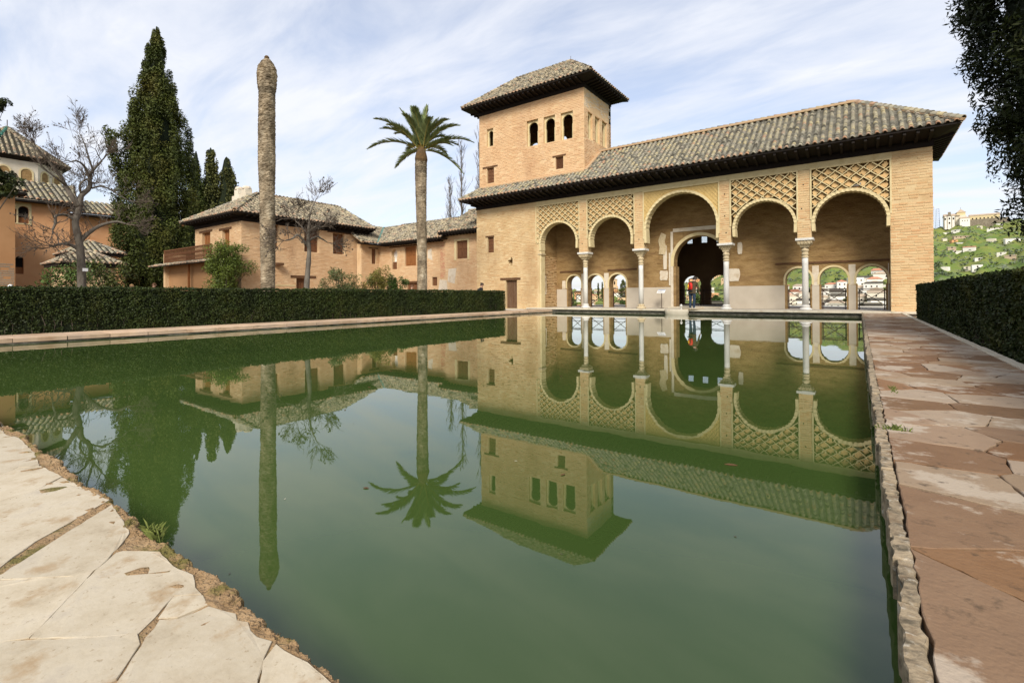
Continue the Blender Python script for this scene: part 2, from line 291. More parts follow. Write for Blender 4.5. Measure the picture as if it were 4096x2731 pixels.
def water_mat():
    m = bpy.data.materials.new('green_pool_water'); m.use_nodes = True; t = m.node_tree; N = t.nodes; L = t.links
    b = N['Principled BSDF']; b.inputs['Roughness'].default_value = 0.012; b.inputs['IOR'].default_value = 1.46
    g = N.new('ShaderNodeNewGeometry')
    nz = N.new('ShaderNodeTexNoise'); nz.inputs['Scale'].default_value = 0.25; nz.inputs['Detail'].default_value = 4; L.new(g.outputs['Position'], nz.inputs['Vector'])
    c = N.new('ShaderNodeValToRGB'); c.color_ramp.elements[0].color = (.033,.059,.013,1); c.color_ramp.elements[1].color = (.047,.078,.018,1)
    c.color_ramp.elements[0].position = .35; c.color_ramp.elements[1].position = .65
    L.new(nz.outputs['Fac'], c.inputs[0]); L.new(c.outputs[0], b.inputs['Base Color'])
    n2 = N.new('ShaderNodeTexNoise'); n2.inputs['Scale'].default_value = 2.2; n2.inputs['Detail'].default_value = 3; L.new(g.outputs['Position'], n2.inputs['Vector'])
    bp = N.new('ShaderNodeBump'); bp.inputs['Strength'].default_value = 0.09; bp.inputs['Distance'].default_value = 0.006
    L.new(n2.outputs['Fac'], bp.inputs['Height']); L.new(bp.outputs[0], b.inputs['Normal'])
    return m
M['water'] = water_mat()

# ------------------------------------------------------------------ wall / brick / tile tools
def FY(Y0): return lambda u, z, d: (u, Y0+d, z)            # faces -Y
def FX(X0): return lambda u, z, d: (X0-d, u, z)            # faces +X
def inpoly(x, y, P):
    c = False; n = len(P); j = n-1
    for i in range(n):
        if (P[i][1] > y) != (P[j][1] > y) and x < (P[j][0]-P[i][0])*(y-P[i][1])/(P[j][1]-P[i][1])+P[i][0]: c = not c
        j = i
    return c
def rect(u0, u1, z0, z1): return [(u0,z0),(u1,z0),(u1,z1),(u0,z1)]
def arch(uc, half, z0, spring, apex, n=14, neck=0.0, sharp=1.0):
    """door-like outline: straight jambs, round or pointed head, optional horseshoe pinch."""
    zc = max(spring, apex-half*1.02)
    P = [(uc-half+neck, z0), (uc-half+neck, spring-.001), (uc-half, spring+.02)] if neck else [(uc-half, z0)]
    for i in range(n+1):
        t = math.pi*i/n; P.append((uc-half*math.cos(t), zc+(apex-zc)*math.sin(t)**sharp))
    if neck: P += [(uc+half, spring+.02), (uc+half-neck, spring-.001), (uc+half-neck, z0)]
    else: P.append((uc+half, z0))
    return P[::-1]
def wall(name, frame, outer, holes, thick, mats, parent, d0=0.0):
    pts, edges = [], []
    for P in [outer]+holes:
        k = len(pts); pts += [Vector(p) for p in P]; edges += [(k+i, k+(i+1) % len(P)) for i in range(len(P))]
    v, e, f, *_ = delaunay_2d_cdt(pts, edges, [], 0, 1e-5)
    tris = []
    for t in f:
        cx = sum(v[i][0] for i in t)/len(t); cy = sum(v[i][1] for i in t)/len(t)
        if inpoly(cx, cy, outer) and not any(inpoly(cx, cy, h) for h in holes): tris.append(list(t))
    n = len(v)
    V = [frame(p[0], p[1], d0) for p in v]+[frame(p[0], p[1], d0+thick) for p in v]
    cnt = {}
    for t in tris:
        for i in range(len(t)):
            a, b = t[i], t[(i+1) % len(t)]; cnt[(min(a,b), max(a,b))] = cnt.get((min(a,b), max(a,b)), 0)+1
    F = [A(tris), A(tris)[:, ::-1]+n, A([(a, b, b+n, a+n) for (a, b), c in cnt.items() if c == 1])]
    mb = MB(); mb.add(V, F); return mb.build(name, mats, parent, fix=True)
def shrink_hit(u, z, w, h, holes, pad):
    for H in holes:
        x0 = min(p[0] for p in H)-pad; x1 = max(p[0] for p in H)+pad; y0 = min(p[1] for p in H)-pad; y1 = max(p[1] for p in H)+pad
        if u+w/2 > x0 and u-w/2 < x1 and z+h/2 > y0 and z-h/2 < y1:
            for a in (-.5, 0, .5):
                for b in (-.5, .5):
                    if inpoly(u+a*w, z+b*h, H): return True
            if w > (x1-x0): return True
    return False
def brick_list(u0, u1, z0, z1, holes=(), course=.105, bl=.30, bh=.055, gap=.03, drop=.05, pad=.0, seed=1):
    r = random.Random(seed); out = []; z = z0+course*.5; k = 0
    while z+bh/2 < z1:
        u = u0+(0 if k % 2 else -bl*.5)+r.uniform(-.03, .03); k += 1
        while u < u1-.02:
            w = bl*r.uniform(.7, 1.12); a = max(u, u0+.004); b = min(u+w-gap, u1-.004); u += w
            if b-a < .06: continue
            h = bh*r.uniform(.8, 1.15); uc = (a+b)/2; zc = z+r.uniform(-.008, .008)
            if r.random() < drop or shrink_hit(uc, zc, b-a, h, holes, pad): continue
            out.append((uc, zc, b-a, h, r.uniform(.004, .018), r.random()))
        z += course
    return out
def brick_stuff(name, frame, bricks, m, parent):
    n = len(bricks); B = A(bricks)
    uu = A([-.5,.5,.5,-.5]); zs = A([-.5,-.5,.5,.5])
    V = np.zeros((n, 8, 3))
    for i in range(4):
        u = B[:,0]+uu[i]*B[:,2]; z = B[:,1]+zs[i]*B[:,3]
        V[:, i, :] = np.stack(frame(u, z, -B[:,4]), 1)
        ui = B[:,0]+uu[i]*(B[:,2]+.012); zi = B[:,1]+zs[i]*(B[:,3]+.012)
        V[:, i+4, :] = np.stack(frame(ui, zi, np.full(n, .01)), 1)
    base = A([(0,1,2,3),(0,4,5,1),(1,5,6,2),(2,6,7,3),(3,7,4,0)])
    F = (base[None]+8*np.arange(n)[:, None, None]).reshape(-1, 4)
    me = mesh_data(name, V.reshape(-1, 3), [F], [m], None, False, np.repeat(B[:,5], 8))
    return stuff(link(name, me, parent))
def brick_objects(frame, bricks, m, parent):
    e0 = A(frame(0,0,0)); eu = A(frame(1,0,0))-e0; ez = A(frame(0,1,0))-e0; en = -(A(frame(0,0,1))-e0)
    V = [(-.5,-.5,1),(.5,-.5,1),(.5,.5,1),(-.5,.5,1),(-.53,-.6,-.5),(.53,-.6,-.5),(.53,.6,-.5),(-.53,.6,-.5)]
    me = mesh_data('brick', V, [A([(0,1,2,3),(0,4,5,1),(1,5,6,2),(2,6,7,3),(3,7,4,0)])], [m])
    for (u, z, w, h, d, rn) in bricks:
        p = A(frame(u, z, 0.0))
        mw = Matrix([[eu[i]*w, ez[i]*h, en[i]*d, p[i]] for i in range(3)]+[[0,0,0,1]])
        link('brick', me, parent, rn, mw)

def tile_shape(r0, r1, L, th, row, lip=True):
    a = [math.pi*i/6 for i in range(7)]
    k = 1.0
    V = [(r0*math.cos(t), 0, r0*math.sin(t)*k) for t in a]+[(r1*math.cos(t), L, r1*math.sin(t)*k-th*L/row) for t in a]
    F = [(i, i+1, i+8, i+7) for i in range(6)]
    if lip:
        V += [((r0-th)*math.cos(t), 0.0, (r0-th)*math.sin(t)*k) for t in a]; F += [(i+1, i, i+14, i+15) for i in range(6)]
    return A(V), A(F)
def tile_slope(poly, pitch, row, parent_roof, tm, r, indiv=None, pans=True, sag=0.0, z_off=.02, jit=1.0):
    """poly: 3D points, first two = eave left, eave right seen from outside. Adds a stuff mesh of tiles; returns matrices for single tiles."""
    P = [Vector(p) for p in poly]
    u = (P[1]-P[0]).normalized(); n = u.cross(P[2]-P[1]).normalized(); v = n.cross(u)
    uv = [((p-P[0]).dot(u), (p-P[0]).dot(v)) for p in P]
    wmin = min(q[0] for q in uv); wmax = max(q[0] for q in uv); hmax = max(q[1] for q in uv)
    th = .03*pitch/.27
    Vt, Ft = tile_shape(pitch*.315, pitch*.265, row*1.25, th, row)
    Vp, Fp = tile_shape(pitch*.36, pitch*.36, row*1.2, th, row, False); Vp = Vp*A([.8, 1, -.45])+A([0, 0, .02])
    T = []; mats = []
    nc = int((wmax-wmin)/pitch)
    pit = (wmax-wmin)/nc
    sel = []
    for i in range(nc):
        off = r.uniform(-.03, .03)*row*jit; lean = r.uniform(-.01, .01)*jit
        for j in range(-1, int(hmax/row)+1):
            uu = wmin+(i+.5)*pit+r.uniform(-.012, .012)*jit; vv = j*row+off+row*.75+r.uniform(-.012, .012)*jit
            if j == -1: vv = -.06+off*.4
            if not inpoly(uu, max(vv+row*.35, .03), uv): continue
            rn = r.random()*.9
            if j == -1: rn = r.choice([.97, 1.0, .8, .93])
            elif r.random() < .035: rn = .97
            p = P[0]+u*uu+v*vv+n*(z_off+r.uniform(0, .012)*jit)
            ang = r.uniform(-.05, .05)*jit; tl = r.uniform(-.03, .03)*jit
            uu2 = u*math.cos(ang)+v*math.sin(ang); vv2 = v*math.cos(ang)-u*math.sin(ang); vv2 = (vv2+n*tl).normalized(); nn2 = uu2.cross(vv2)
            T.append((p, uu2, vv2, nn2, rn, 0))
            if pans:
                q = P[0]+u*(uu+pit/2)+v*(vv+.02)+n*(z_off-.005)
                T.append((q, u, v, n, r.random()*.09, 1))  # channel tiles near black: shade between the tile columns put into colour
    single = []
    if indiv:
        cov = sorted([k for k, t in enumerate(T) if t[5] == 0], key=lambda k: (T[k][0]-EYE).length)[:indiv]
        ids = set(cov); single = [T[k] for k in cov]; T = [t for k, t in enumerate(T) if k not in ids]
    mb_V = []; mb_F = []; rn = []; k = 0
    for kind, (Vx, Fx) in ((0, (Vt, Ft)), (1, (Vp, Fp))):
        G = [t for t in T if t[5] == kind]
        if not G: continue
        B = np.array([[list(t[1]), list(t[2]), list(t[3])] for t in G]); O = np.array([list(t[0]) for t in G])
        VV = np.einsum('kj,njc->nkc', Vx, B)+O[:, None, :]
        mb_V.append(VV.reshape(-1, 3)); mb_F.append((Fx[None]+k+len(Vx)*np.arange(len(G))[:, None, None]).reshape(-1, 4))
        rn.append(np.repeat([t[4] for t in G], len(Vx))); k += len(VV)*len(Vx)
    me = mesh_data('tiles', np.concatenate(mb_V), mb_F, [tm], None, True, np.concatenate(rn))
    stuff(link('tiles', me, parent_roof))
    if single:
        ms = mesh_data('tile', Vt, [Ft], [tm], None, True)
        for p, a, b, c, rr, _ in single:
            link('tile', ms, parent_roof, rr, Matrix([[a[i], b[i], c[i], p[i]] for i in range(3)]+[[0,0,0,1]]))
def roof_part(name, polys, parent, thick=.07, m=None):
    mb = MB()
    for P in polys:
        P = [Vector(p) for p in P]; n = (P[1]-P[0]).cross(P[2]-P[1]).normalized(); k = len(P)
        V = P+[p-n*thick for p in P]
        mb.add(V, [list(range(k)), list(range(k, 2*k))[::-1]]+[[i, i+k, (i+1) % k+k, (i+1) % k] for i in range(k)])
    return mb.build(name, m or M['roof_base'], parent)
def ridge_caps(p, q, parent, r, rad=.13, L=.34, tm=None, bed=None):
    p = Vector(p); q = Vector(q); d = q-p; n = max(2, int(d.length/(L*.85))); d.normalize()
    side = d.cross(Vector((0,0,1))).normalized(); up = side.cross(d)
    Vt, Ft = tile_shape(rad, rad*.84, L, .02, L*.85)
    mb = MB(); st = (q-p).length/n
    for i in range(n):
        o = p+d*(i*st)+up*r.uniform(-.008, .012)
        V = [o+side*a+d*b+up*c for a, b, c in Vt]; mb.add(V, [Ft], 0, r.random())
    o = mb.build('ridge_tiles', tm or M['tile'], parent, True); stuff(o)
    if bed:
        b = MB(); b.bar(p-up*.03, q-up*.03, bed, .10); b.build('ridge_mortar', M['ridge'], parent)
def flat_part(name, frame, u0, u1, z0, z1, d0, d1, m, parent):
    mb = MB(); P = [frame(u, z, d) for d in (d0, d1) for u, z in ((u0,z0),(u1,z0),(u1,z1),(u0,z1))]
    mb.add(P, [A([(0,1,2,3),(7,6,5,4),(0,4,5,1),(1,5,6,2),(2,6,7,3),(3,7,4,0)])]); return mb.build(name, m, parent, fix=True)
def shutter(frame, u0, u1, z0, z1, parent, m, lintel=None, depth=.14, panels=(2, 4), name='shutter', wall_t=.3):
    """wooden leaf set back in its opening, raised panels as sub-parts, beam over it."""
    s = flat_part(name, frame, u0+.002, u1-.002, z0+.002, z1-.002, depth, depth+.05, m, parent)
    cu, cz = panels; w = (u1-u0-.06)/cu; h = (z1-z0-.06)/cz
    for i in range(cu):
        for j in range(cz):
            flat_part('panel', frame, u0+.03+i*w+w*.13, u0+.03+(i+1)*w-w*.13, z0+.03+j*h+h*.12, z0+.03+(j+1)*h-h*.12, depth-.025, depth+.01, m, s)
    if lintel: flat_part('lintel', frame, lintel[0], lintel[1], lintel[2], lintel[3], -.03, .2, M['beam'], parent)
    return s

# ------------------------------------------------------------------ setting: ground, hillside, pool, paving
PX0, PX1, PY0, PY1, WZ = -15.1, .085, .62, 25.5, -.2
def sheet(name, rects, z, m):
    mb = MB()
    for x0, x1, y0, y1 in rects: mb.add([(x0,y0,z),(x1,y0,z),(x1,y1,z),(x0,y1,z)], [[0,1,2,3]])
    return struct(mb.build(name, m))
sheet('ground', [(-2500, PX0-.25, -2500, 31), (PX1+.05, 2500, -2500, 31), (PX0-.25, PX1+.05, -2500, PY0-.1), (PX0-.25, PX1+.05, PY1+.1, 31)], -.13, M['earth'])
sheet('water', [(PX0-.2, PX1+.15, PY0-.25, PY1+.15)], WZ, M['water'])

RIDGE = [(-90, .3), (-40, .5), (-30, .62), (-24, .75), (-18, 1.1), (-14, 1.95), (-9, 3.4), (-4, 4.9), (0, 5.5), (5, 5.95), (12, 6.0), (20, 6.3), (45, 5.0), (90, 3)]
def ridge_el(az): return np.interp(az, [a for a, b in RIDGE], [b for a, b in RIDGE])
def terrain(az, r):
    top = 760*math.tan(R(float(ridge_el(az))))
    base = -34.0
    if r < 70: z = -.2+(base+.2)*max(0, (r-38)/32)
    elif r < 230: z = base
    elif r < 760:
        t = (r-230)/530; z = base+(top-base)*(t*.85+.15*t*t)
    else: z = top-(r-760)*.03
    w = max(0, min(1, (r-200)/200))
    z += w*(1.6*math.sin(az*2.3+r*.013)+1.2*math.sin(az*5.1-r*.021)+.8*math.sin(az*11+r*.05))
    return z
def hill_pt(az, r): return Vector((r*math.sin(R(az)), r*math.cos(R(az)), terrain(az, r)))
def hill_at(az, el):
    lo, hi = 231., 755.
    for _ in range(40):
        mid = (lo+hi)/2
        if math.degrees(math.atan2(terrain(az, mid)-.8, mid)) < el: lo = mid
        else: hi = mid
    return hill_pt(az, lo)
azs = np.concatenate((np.arange(-89, -34, 2.5), np.arange(-34, 16, .35), np.arange(16, 90, 2.5)))
rs = np.concatenate(([31, 38, 46, 58, 70, 100, 150, 200, 230], np.arange(240, 770, 9), [780, 850, 1000, 1400, 2200, 3500]))
HV = []
for a in azs:
    for q in rs:
        rr = max(q, 31/max(.03, math.cos(R(a)))) if q < 40 else max(q, 32/max(.03, math.cos(R(a))))
        p = hill_pt(float(a), float(rr)); 
        if rr > 200: p.z += rng.normal()*.45
        HV.append(p)
nr = len(rs)
HF = A([(i*nr+j, (i+1)*nr+j, (i+1)*nr+j+1, i*nr+j+1) for i in range(len(azs)-1) for j in range(nr-1)])
struct(link('hillside', mesh_data('hillside', A([list(p) for p in HV]), [HF], [M['hill']], None, True)))
# far mountains on the left skyline
def mountains(name, az0, az1, dist, el, m, sd):
    r = random.Random(sd); n = 60; V = []; F = []
    for i in range(n+1):
        a = az0+(az1-az0)*i/n; t = i/n
        h = dist*math.tan(R(el*(.55+.25*math.sin(t*9+sd)+.15*math.sin(t*23+sd)+.1*r.random())))*math.sin(math.pi*min(1, max(0, t)))**.3
        for k, (dd, hh) in enumerate(((0, -60), (900, h*.55), (1700, h), (2600, -60))):
            V.append(((dist+dd)*math.sin(R(a)), (dist+dd)*math.cos(R(a)), hh))
    F = A([(i*4+k, (i+1)*4+k, (i+1)*4+k+1, i*4+k+1) for i in range(n) for k in range(3)])
    return struct(link(name, mesh_data(name, V, [F], [m], None, True)))
M['far'] = mat('hazy_far_mountain', [(.10,.14,.20),(.16,.19,.25)], .002, bump=0)  # blue distance haze put into the mountain colour
mountains('hills', -40, -8, 3600, 1.1, M['far'], 3)

# pool walls below the paving edges (real depth so the water sits in a basin)
mb = MB()
def ragged_wall(p, q, zt, n, amp, r, inward):
    p = Vector((*p, 0)); q = Vector((*q, 0)); V = []
    nrm = Vector((inward[0], inward[1], 0))
    for i in range(n+1):
        b = p+(q-p)*(i/n)
        for z in (zt, zt-.06, zt-.12, zt-.2, zt-.5):
            V.append(b+nrm*(r.uniform(-amp, amp))+Vector((0, 0, z)))
    F = A([(i*5+k, i*5+k+1, (i+1)*5+k+1, (i+1)*5+k) for i in range(n) for k in range(4)])
    mb.add(V, [F])
rr = random.Random(3)
ragged_wall((PX1+.005, PY0), (PX1+.005, PY1), -.012, 400, .010, rr, (-1, 0))
ragged_wall((PX0-.02, PY0), (PX0-.02, PY1), -.07, 120, .012, rr, (1, 0))
ragged_wall((PX0, PY1+.06), (PX1, PY1+.06), .0, 80, .008, rr, (0, -1))
ragged_wall((PX0, PY0-.02), (PX1, PY0-.02), -.012, 260, .012, rr, (0, 1))
pw = mb.build('pool_basin_wall', M['pool_wall']); struct(pw)

def vn3(P, sc, seed):
    rr = np.random.default_rng(seed); o = np.zeros(len(P))
    for k in range(6):
        w = rr.normal(size=3)*sc*(1.6**k)*.6; o += np.sin(P@w+rr.uniform(0, 6.28))/(1.3**k)
    return o/2.6
def stone(name, poly, ztop, depth, m, parent, r, jit=.008, sub=.12, bev=.008, c=None, tilt=.004):
    """flagstone with broken outline and worn arris."""
    Q = []
    n = len(poly)
    for i in range(n):
        a = Vector(poly[i]); b = Vector(poly[(i+1) % n]); L = (b-a).length; k = max(1, int(L/sub))
        nn = Vector((-(b-a).y, (b-a).x)).normalized() if L > 1e-6 else Vector((0, 0))
        for j in range(k):
            q = a+(b-a)*(j/k)+nn*r.uniform(-jit, jit)
            Q.append(q)
    ar = sum(Q[i].x*Q[(i+1) % len(Q)].y-Q[(i+1) % len(Q)].x*Q[i].y for i in range(len(Q)))
    if ar < 0: Q.reverse()
    cx = sum(q.x for q in Q)/len(Q); cy = sum(q.y for q in Q)/len(Q); k = len(Q)
    tx, ty = r.uniform(-tilt, tilt), r.uniform(-tilt, tilt)
    zf = lambda q: ztop+(q.x-cx)*tx+(q.y-cy)*ty
    ins = []
    for i in range(k):
        a, b, cc = Q[i-1], Q[i], Q[(i+1) % k]
        d = Vector((cx, cy))-b; d = d.normalized()*min(bev*1.5, d.length*.3); ins.append(b+d)
    V = [(q.x, q.y, ztop-depth) for q in Q]+[(q.x, q.y, zf(q)-bev*r.uniform(.6, 1.3)) for q in Q]+[(q.x, q.y, zf(q)+r.uniform(-.0012, .0012)) for q in ins]
    F = [A([(i, (i+1) % k, (i+1) % k+k, i+k) for i in range(k)]), A([(i+k, (i+1) % k+k, (i+1) % k+2*k, i+2*k) for i in range(k)]), list(range(2*k, 3*k))]
    me = mesh_data(name, V, F, [m]); return link(name, me, parent, r.random() if c is None else c)
def clip_half(P, a, nrm):
    out = []
    for i in range(len(P)):
        p, q = P[i], P[(i+1) % len(P)]; dp = (p-a).dot(nrm); dq = (q-a).dot(nrm)
        if dp <= 0: out.append(p)
        if dp*dq < 0: out.append(p+(q-p)*(dp/(dp-dq)))
    return out
def voronoi(x0, x1, y0, y1, nx, ny, r, gap, jit=.42):
    S_ = []
    for j in range(ny):
        for i in range(nx):
            S_.append((Vector((x0+(i+.5+r.uniform(-jit, jit)+(.25 if j % 2 else -.25))*(x1-x0)/nx, y0+(j+.5+r.uniform(-jit, jit))*(y1-y0)/ny)), i, j))
    cells = []
    for s, i, j in S_:
        P = [Vector((x0,y0)), Vector((x1,y0)), Vector((x1,y1)), Vector((x0,y1))]
        for t, a, b in S_:
            if t is s or abs(b-j) > 3: continue
            d = (t-s).normalized(); P = clip_half(P, (s+t)/2-d*gap, d)
            if len(P) < 3: break
        if len(P) >= 3: cells.append([(p.x, p.y) for p in P])
    return cells

# --- foreground paving (pale slabs, left)
rs_ = random.Random(11)
mb = MB()
nx = 420
xs = np.linspace(PX0-.3, PX1+.3, nx); ys = [-6, -.5, .0, .3, .45, .52, .56, .585, .60, .612, .62]
Vg = []
for x in xs:
    e = .012*math.sin(x*9)+.010*math.sin(x*23+1)+.006*math.sin(x*57)
    for k, y in enumerate(ys):
        z = -.0035
        if k >= 5: z = -.005+.004*math.sin(x*31+k)*rng.random()+.0035*rng.normal()-(.012 if k == 8 else .05 if k == 9 else .2 if k == 10 else 0)
        Vg.append((x, y+(e if k >= 6 else 0), z))
ny = len(ys)
mb.add(Vg, [A([(i*ny+k, (i+1)*ny+k, (i+1)*ny+k+1, i*ny+k+1) for i in range(nx-1) for k in range(ny-1)])])
pav = struct(mb.build('paving', M['soil']))
SL = [
 [(-4.7,-.1),(-3.1,-.1),(-3.18,.42),(-3.26,.49),(-3.2,.55),(-3.49,.58),(-3.96,.59),(-4.1,.56),(-4.7,.575)],
 [(-3.09,-.1),(-2.72,-.1),(-2.785,.37),(-2.81,.47),(-2.92,.575),(-3.19,.553),(-3.25,.49),(-3.17,.42)],
 [(-2.705,-.1),(-1.98,-.1),(-2.09,.27),(-2.22,.37),(-2.32,.49),(-2.43,.615),(-2.9,.575),(-2.8,.47),(-2.77,.37)],
 [(-1.96,.0),(-2.0,.265),(-1.868,.382),(-1.83,.412),(-1.85,.445),(-1.94,.515),(-2.03,.57),(-2.36,.612),(-2.25,.5),(-2.14,.385),(-2.03,.275),(-1.97,.0)],
 [(-1.945,-.1),(-1.66,-.1),(-1.635,.225),(-1.605,.26),(-1.745,.365),(-1.835,.428),(-1.86,.375),(-1.99,.258)],
 [(-1.598,.266),(-1.52,.318),(-1.412,.412),(-1.447,.455),(-1.507,.522),(-1.455,.568),(-1.5,.566),(-1.57,.59),(-1.67,.572),(-1.8,.58),(-1.91,.513),(-1.835,.442),(-1.738,.37)],
 [(-1.497,.522),(-1.432,.468),(-1.40,.495),(-1.392,.552),(-1.442,.563)],
 [(-1.65,-.1),(-1.3,-.1),(-1.278,.335),(-1.362,.40),(-1.405,.408),(-1.515,.312),(-1.626,.222)],
 [(-1.285,-.1),(-.99,-.1),(-1.012,.492),(-1.085,.545),(-1.118,.578),(-1.16,.566),(-1.23,.578),(-1.26,.568),(-1.29,.58),(-1.372,.553),(-1.385,.488),(-1.418,.462),(-1.345,.405),(-1.258,.338)],
 [(-.975,-.1),(-.1,-.1),(-.1,.6),(-.55,.6),(-.9,.588),(-.99,.593),(-1.098,.583),(-1.07,.548),(-.996,.497)],
]
def grow(P, d):
    n = len(P); Q = []; ar = sum(P[i][0]*P[(i+1) % n][1]-P[(i+1) % n][0]*P[i][1] for i in range(n)); sg_ = 1 if ar > 0 else -1
    for i in range(n):
        a, b, c = Vector(P[i-1]), Vector(P[i]), Vector(P[(i+1) % n]); e1 = (b-a).normalized(); e2 = (c-b).normalized()
        nn = (Vector((e1.y, -e1.x))+Vector((e2.y, -e2.x)))*sg_; nn = nn.normalized() if nn.length > 1e-4 else Vector((0, 0)); Q.append(tuple(b+nn*d))
    return Q
for P in SL: stone('slab', grow(P, .0056), .0, .1, M['slab'], pav, rs_, jit=.0028, sub=.03, bev=.0009, tilt=.0)
x = PX0-.1
while x < -4.75:
    w = min(rs_.uniform(.8, 1.4), -4.72-x); stone('slab', [(x,-.1),(x+w-.02,-.1),(x+w-.02,.56+rs_.uniform(0,.03)),(x,.56+rs_.uniform(0,.03))], .0, .1, M['slab'], pav, rs_, jit=.006); x += w
x = PX0-.1
while x < PX1:
    w = rs_.uniform(.9, 1.5); stone('slab', [(x,-1.6),(x+w-.02,-1.6),(x+w-.02,-.12),(x,-.12)], .0, .1, M['slab'], pav, rs_, jit=.006); x += w
# crumbling lip of sandy soil and moss along the water
nx_, ny_ = 820, 22; xg = np.linspace(-4.4, -.7, nx_); tg = np.linspace(0, 1, ny_); GX, GT = np.meshgrid(xg, tg, indexing='ij')
P2 = np.stack([GX.ravel()*3, GT.ravel()*.5, np.zeros(GX.size)], 1)
edge = .628+.010*np.sin(GX*7.3)+.007*np.sin(GX*17+1)+.005*np.sin(GX*41+2)+.003*np.sin(GX*97)
GY = .545+(edge-.545)*GT+rng.normal(size=GX.shape)*.0015
bumpz = (vn3(P2, 9, 21)*.006+vn3(P2, 30, 22)*.004).reshape(GX.shape)+np.abs(rng.normal(size=GX.shape))*.0018
GZ = -.006+bumpz*np.clip(GT*2.2-.3, 0, 1)-.02*np.clip(GT-.86, 0, 1)/.14*rng.uniform(.4, 1, GX.shape)
GZ[:, -1] = -.3
lipF = A([(i*ny_+k, (i+1)*ny_+k, (i+1)*ny_+k+1, i*ny_+k+1) for i in range(nx_-1) for k in range(ny_-1)])
stuff(link('soil_lip', mesh_data('soil_lip', np.stack([GX, GY, GZ], -1).reshape(-1, 3), [lipF], [M['soil']]), pav))
gr_ = MB()
for k in range(260):                                                    # grit scattered on lip and slabs
    x = rs_.uniform(-3.2, -.8); y = rs_.choice([rs_.uniform(.585, .612), rs_.uniform(.2, .6)]); q = rs_.uniform(.0007, .0018)
    gr_.lathe([(q*.8,-.006),(q,-.001),(q*.4,q*.5-.0005)], x, y, 5, 0, rot=rs_.random())
stuff(gr_.build('grit', M['joint'], pav))

# --- right path
path = struct((MB().add([(PX1+.01,-4,-.03),(1.5,-4,-.03),(1.5,25.0,-.03),(PX1+.01,25.0,-.03)], [[0,1,2,3]])).build('path', M['joint']))
for P in voronoi(.128, 1.36, .55, 24.9, 3, 62, rs_, .0045): stone('flagstone', P, .0, .09, M['path'], path, rs_, jit=.007, sub=.06, bev=.0022, tilt=.008)
y = .64
while y < 24.9:
    w = rs_.uniform(.12, .6); x0 = .072+rs_.uniform(-.006, .012); x1 = .128+rs_.uniform(-.008, .003)
    stone('edge_stone', [(x0,y),(x1,y+rs_.uniform(-.004,.008)),(x1+rs_.uniform(-.006,.004),y+w-.006),(x0+rs_.uniform(-.006,.008),y+w-.007)], rs_.uniform(-.010,.002), .13, M['edge'], path, rs_, jit=.006, sub=.025, bev=.004, tilt=.010); y += w
y = -1.6
while y < 25:
    w = rs_.uniform(.7, 1.3); stone('border_stone', [(1.372,y),(1.47,y),(1.47,y+w-.012),(1.372,y+w-.012)], .012, .1, M['kerb'], path, rs_, jit=.004, c=.2); y += w
for P in voronoi(.1, 1.36, -1.6, .54, 3, 4, rs_, .006): stone('flagstone', P, .0, .09, M['path'], path, rs_)

# --- left coping in front of the hedge
cop = struct((MB().add([(-16.9,-3,-.075),(PX0+.0,-3,-.075),(PX0+.0,25.2,-.075),(-16.9,25.2,-.075)], [[0,1,2,3]])).build('coping', M['joint']))
y = -3
while y < 25:
    w = rs_.uniform(.6, 1.1); y1 = min(y+w, 25.15)
    stone('coping_stone', [(-15.75,y),(PX0+rs_.uniform(-.01,.02),y),(PX0+rs_.uniform(-.01,.02),y1-.012),(-15.75,y1-.012)], -.06, .1, M['coping'], cop, rs_, jit=.006, bev=.01)
    stone('coping_stone', [(-16.6,y+.2),(-15.765,y+.2),(-15.765,y1+.188),(-16.6,y1+.188)], -.06, .1, M['coping'], cop, rs_, jit=.006, bev=.01); y += w

# --- platform under the portico
plat = struct((MB().box(-17.2, 2.9, 25.62, 36.5, -.3, .046)).build('platform', M['floor']))
x = -17.2
while x < 2.85:
    w = min(rs_.uniform(1.4, 1.9), 2.9-x); stone('kerb_stone', [(x,25.42),(x+w-.006,25.42),(x+w-.006,25.76),(x,25.76)], .052, .09, M['kerb'], plat, rs_, jit=.002, sub=.4, bev=.008, tilt=.0); x += w
MB().box(-22.4, -17.2, 25.2, 31, -.3, -.05).build('forecourt', M['floor'])['kind'] = 'structure'

# ------------------------------------------------------------------ the portico palace
rp = random.Random(21)
D = 25.95; FZ = .05
pal = root('palace', (-9.6, D, FZ), 'brick palace with five-arched portico and square lookout tower beyond the pool', 'palace')
FA = FY(D)
# left solid bay
door = rect(-19.2, -18.28, -.02, 1.84); win = rect(-20.73, -20.19, 3.77, 4.82)
hole = [(-18.78,2.78),(-18.66,2.8),(-18.63,3.0),(-18.62,3.25),(-18.72,3.38),(-18.8,3.2),(-18.95,3.2),(-19.04,3.1),(-18.9,3.05),(-18.98,2.95),(-18.82,2.98)]
wall('wall', FA, rect(-21.7, -16.52, -.05, 6.8), [door, win, hole], .5, M['mortar'], pal)
MB().box(-19.3, -18.4, D+.52, D+.6, 2.6, 3.5).build('hole_backing', M['black'], pal)  # black sheet behind the hole, stands for the dark inside it
bl = brick_list(-21.69, -16.68, .0, 6.55, [door, win, hole], seed=4, drop=.10, pad=.06)
brick_stuff('bricks', FA, bl, M['brick'], pal)
dr = flat_part('door', FA, -19.19, -18.29, .0, 1.83, .16, .22, M['wood_door'], pal)
for i in range(5): flat_part('plank', FA, -19.17+i*.172, -19.17+i*.172+.164, .02, 1.8, .145, .17, M['wood_door'], dr)
flat_part('door_lintel', FA, -19.64, -17.99, 1.86, 2.0, -.035, .3, M['beam'], pal)
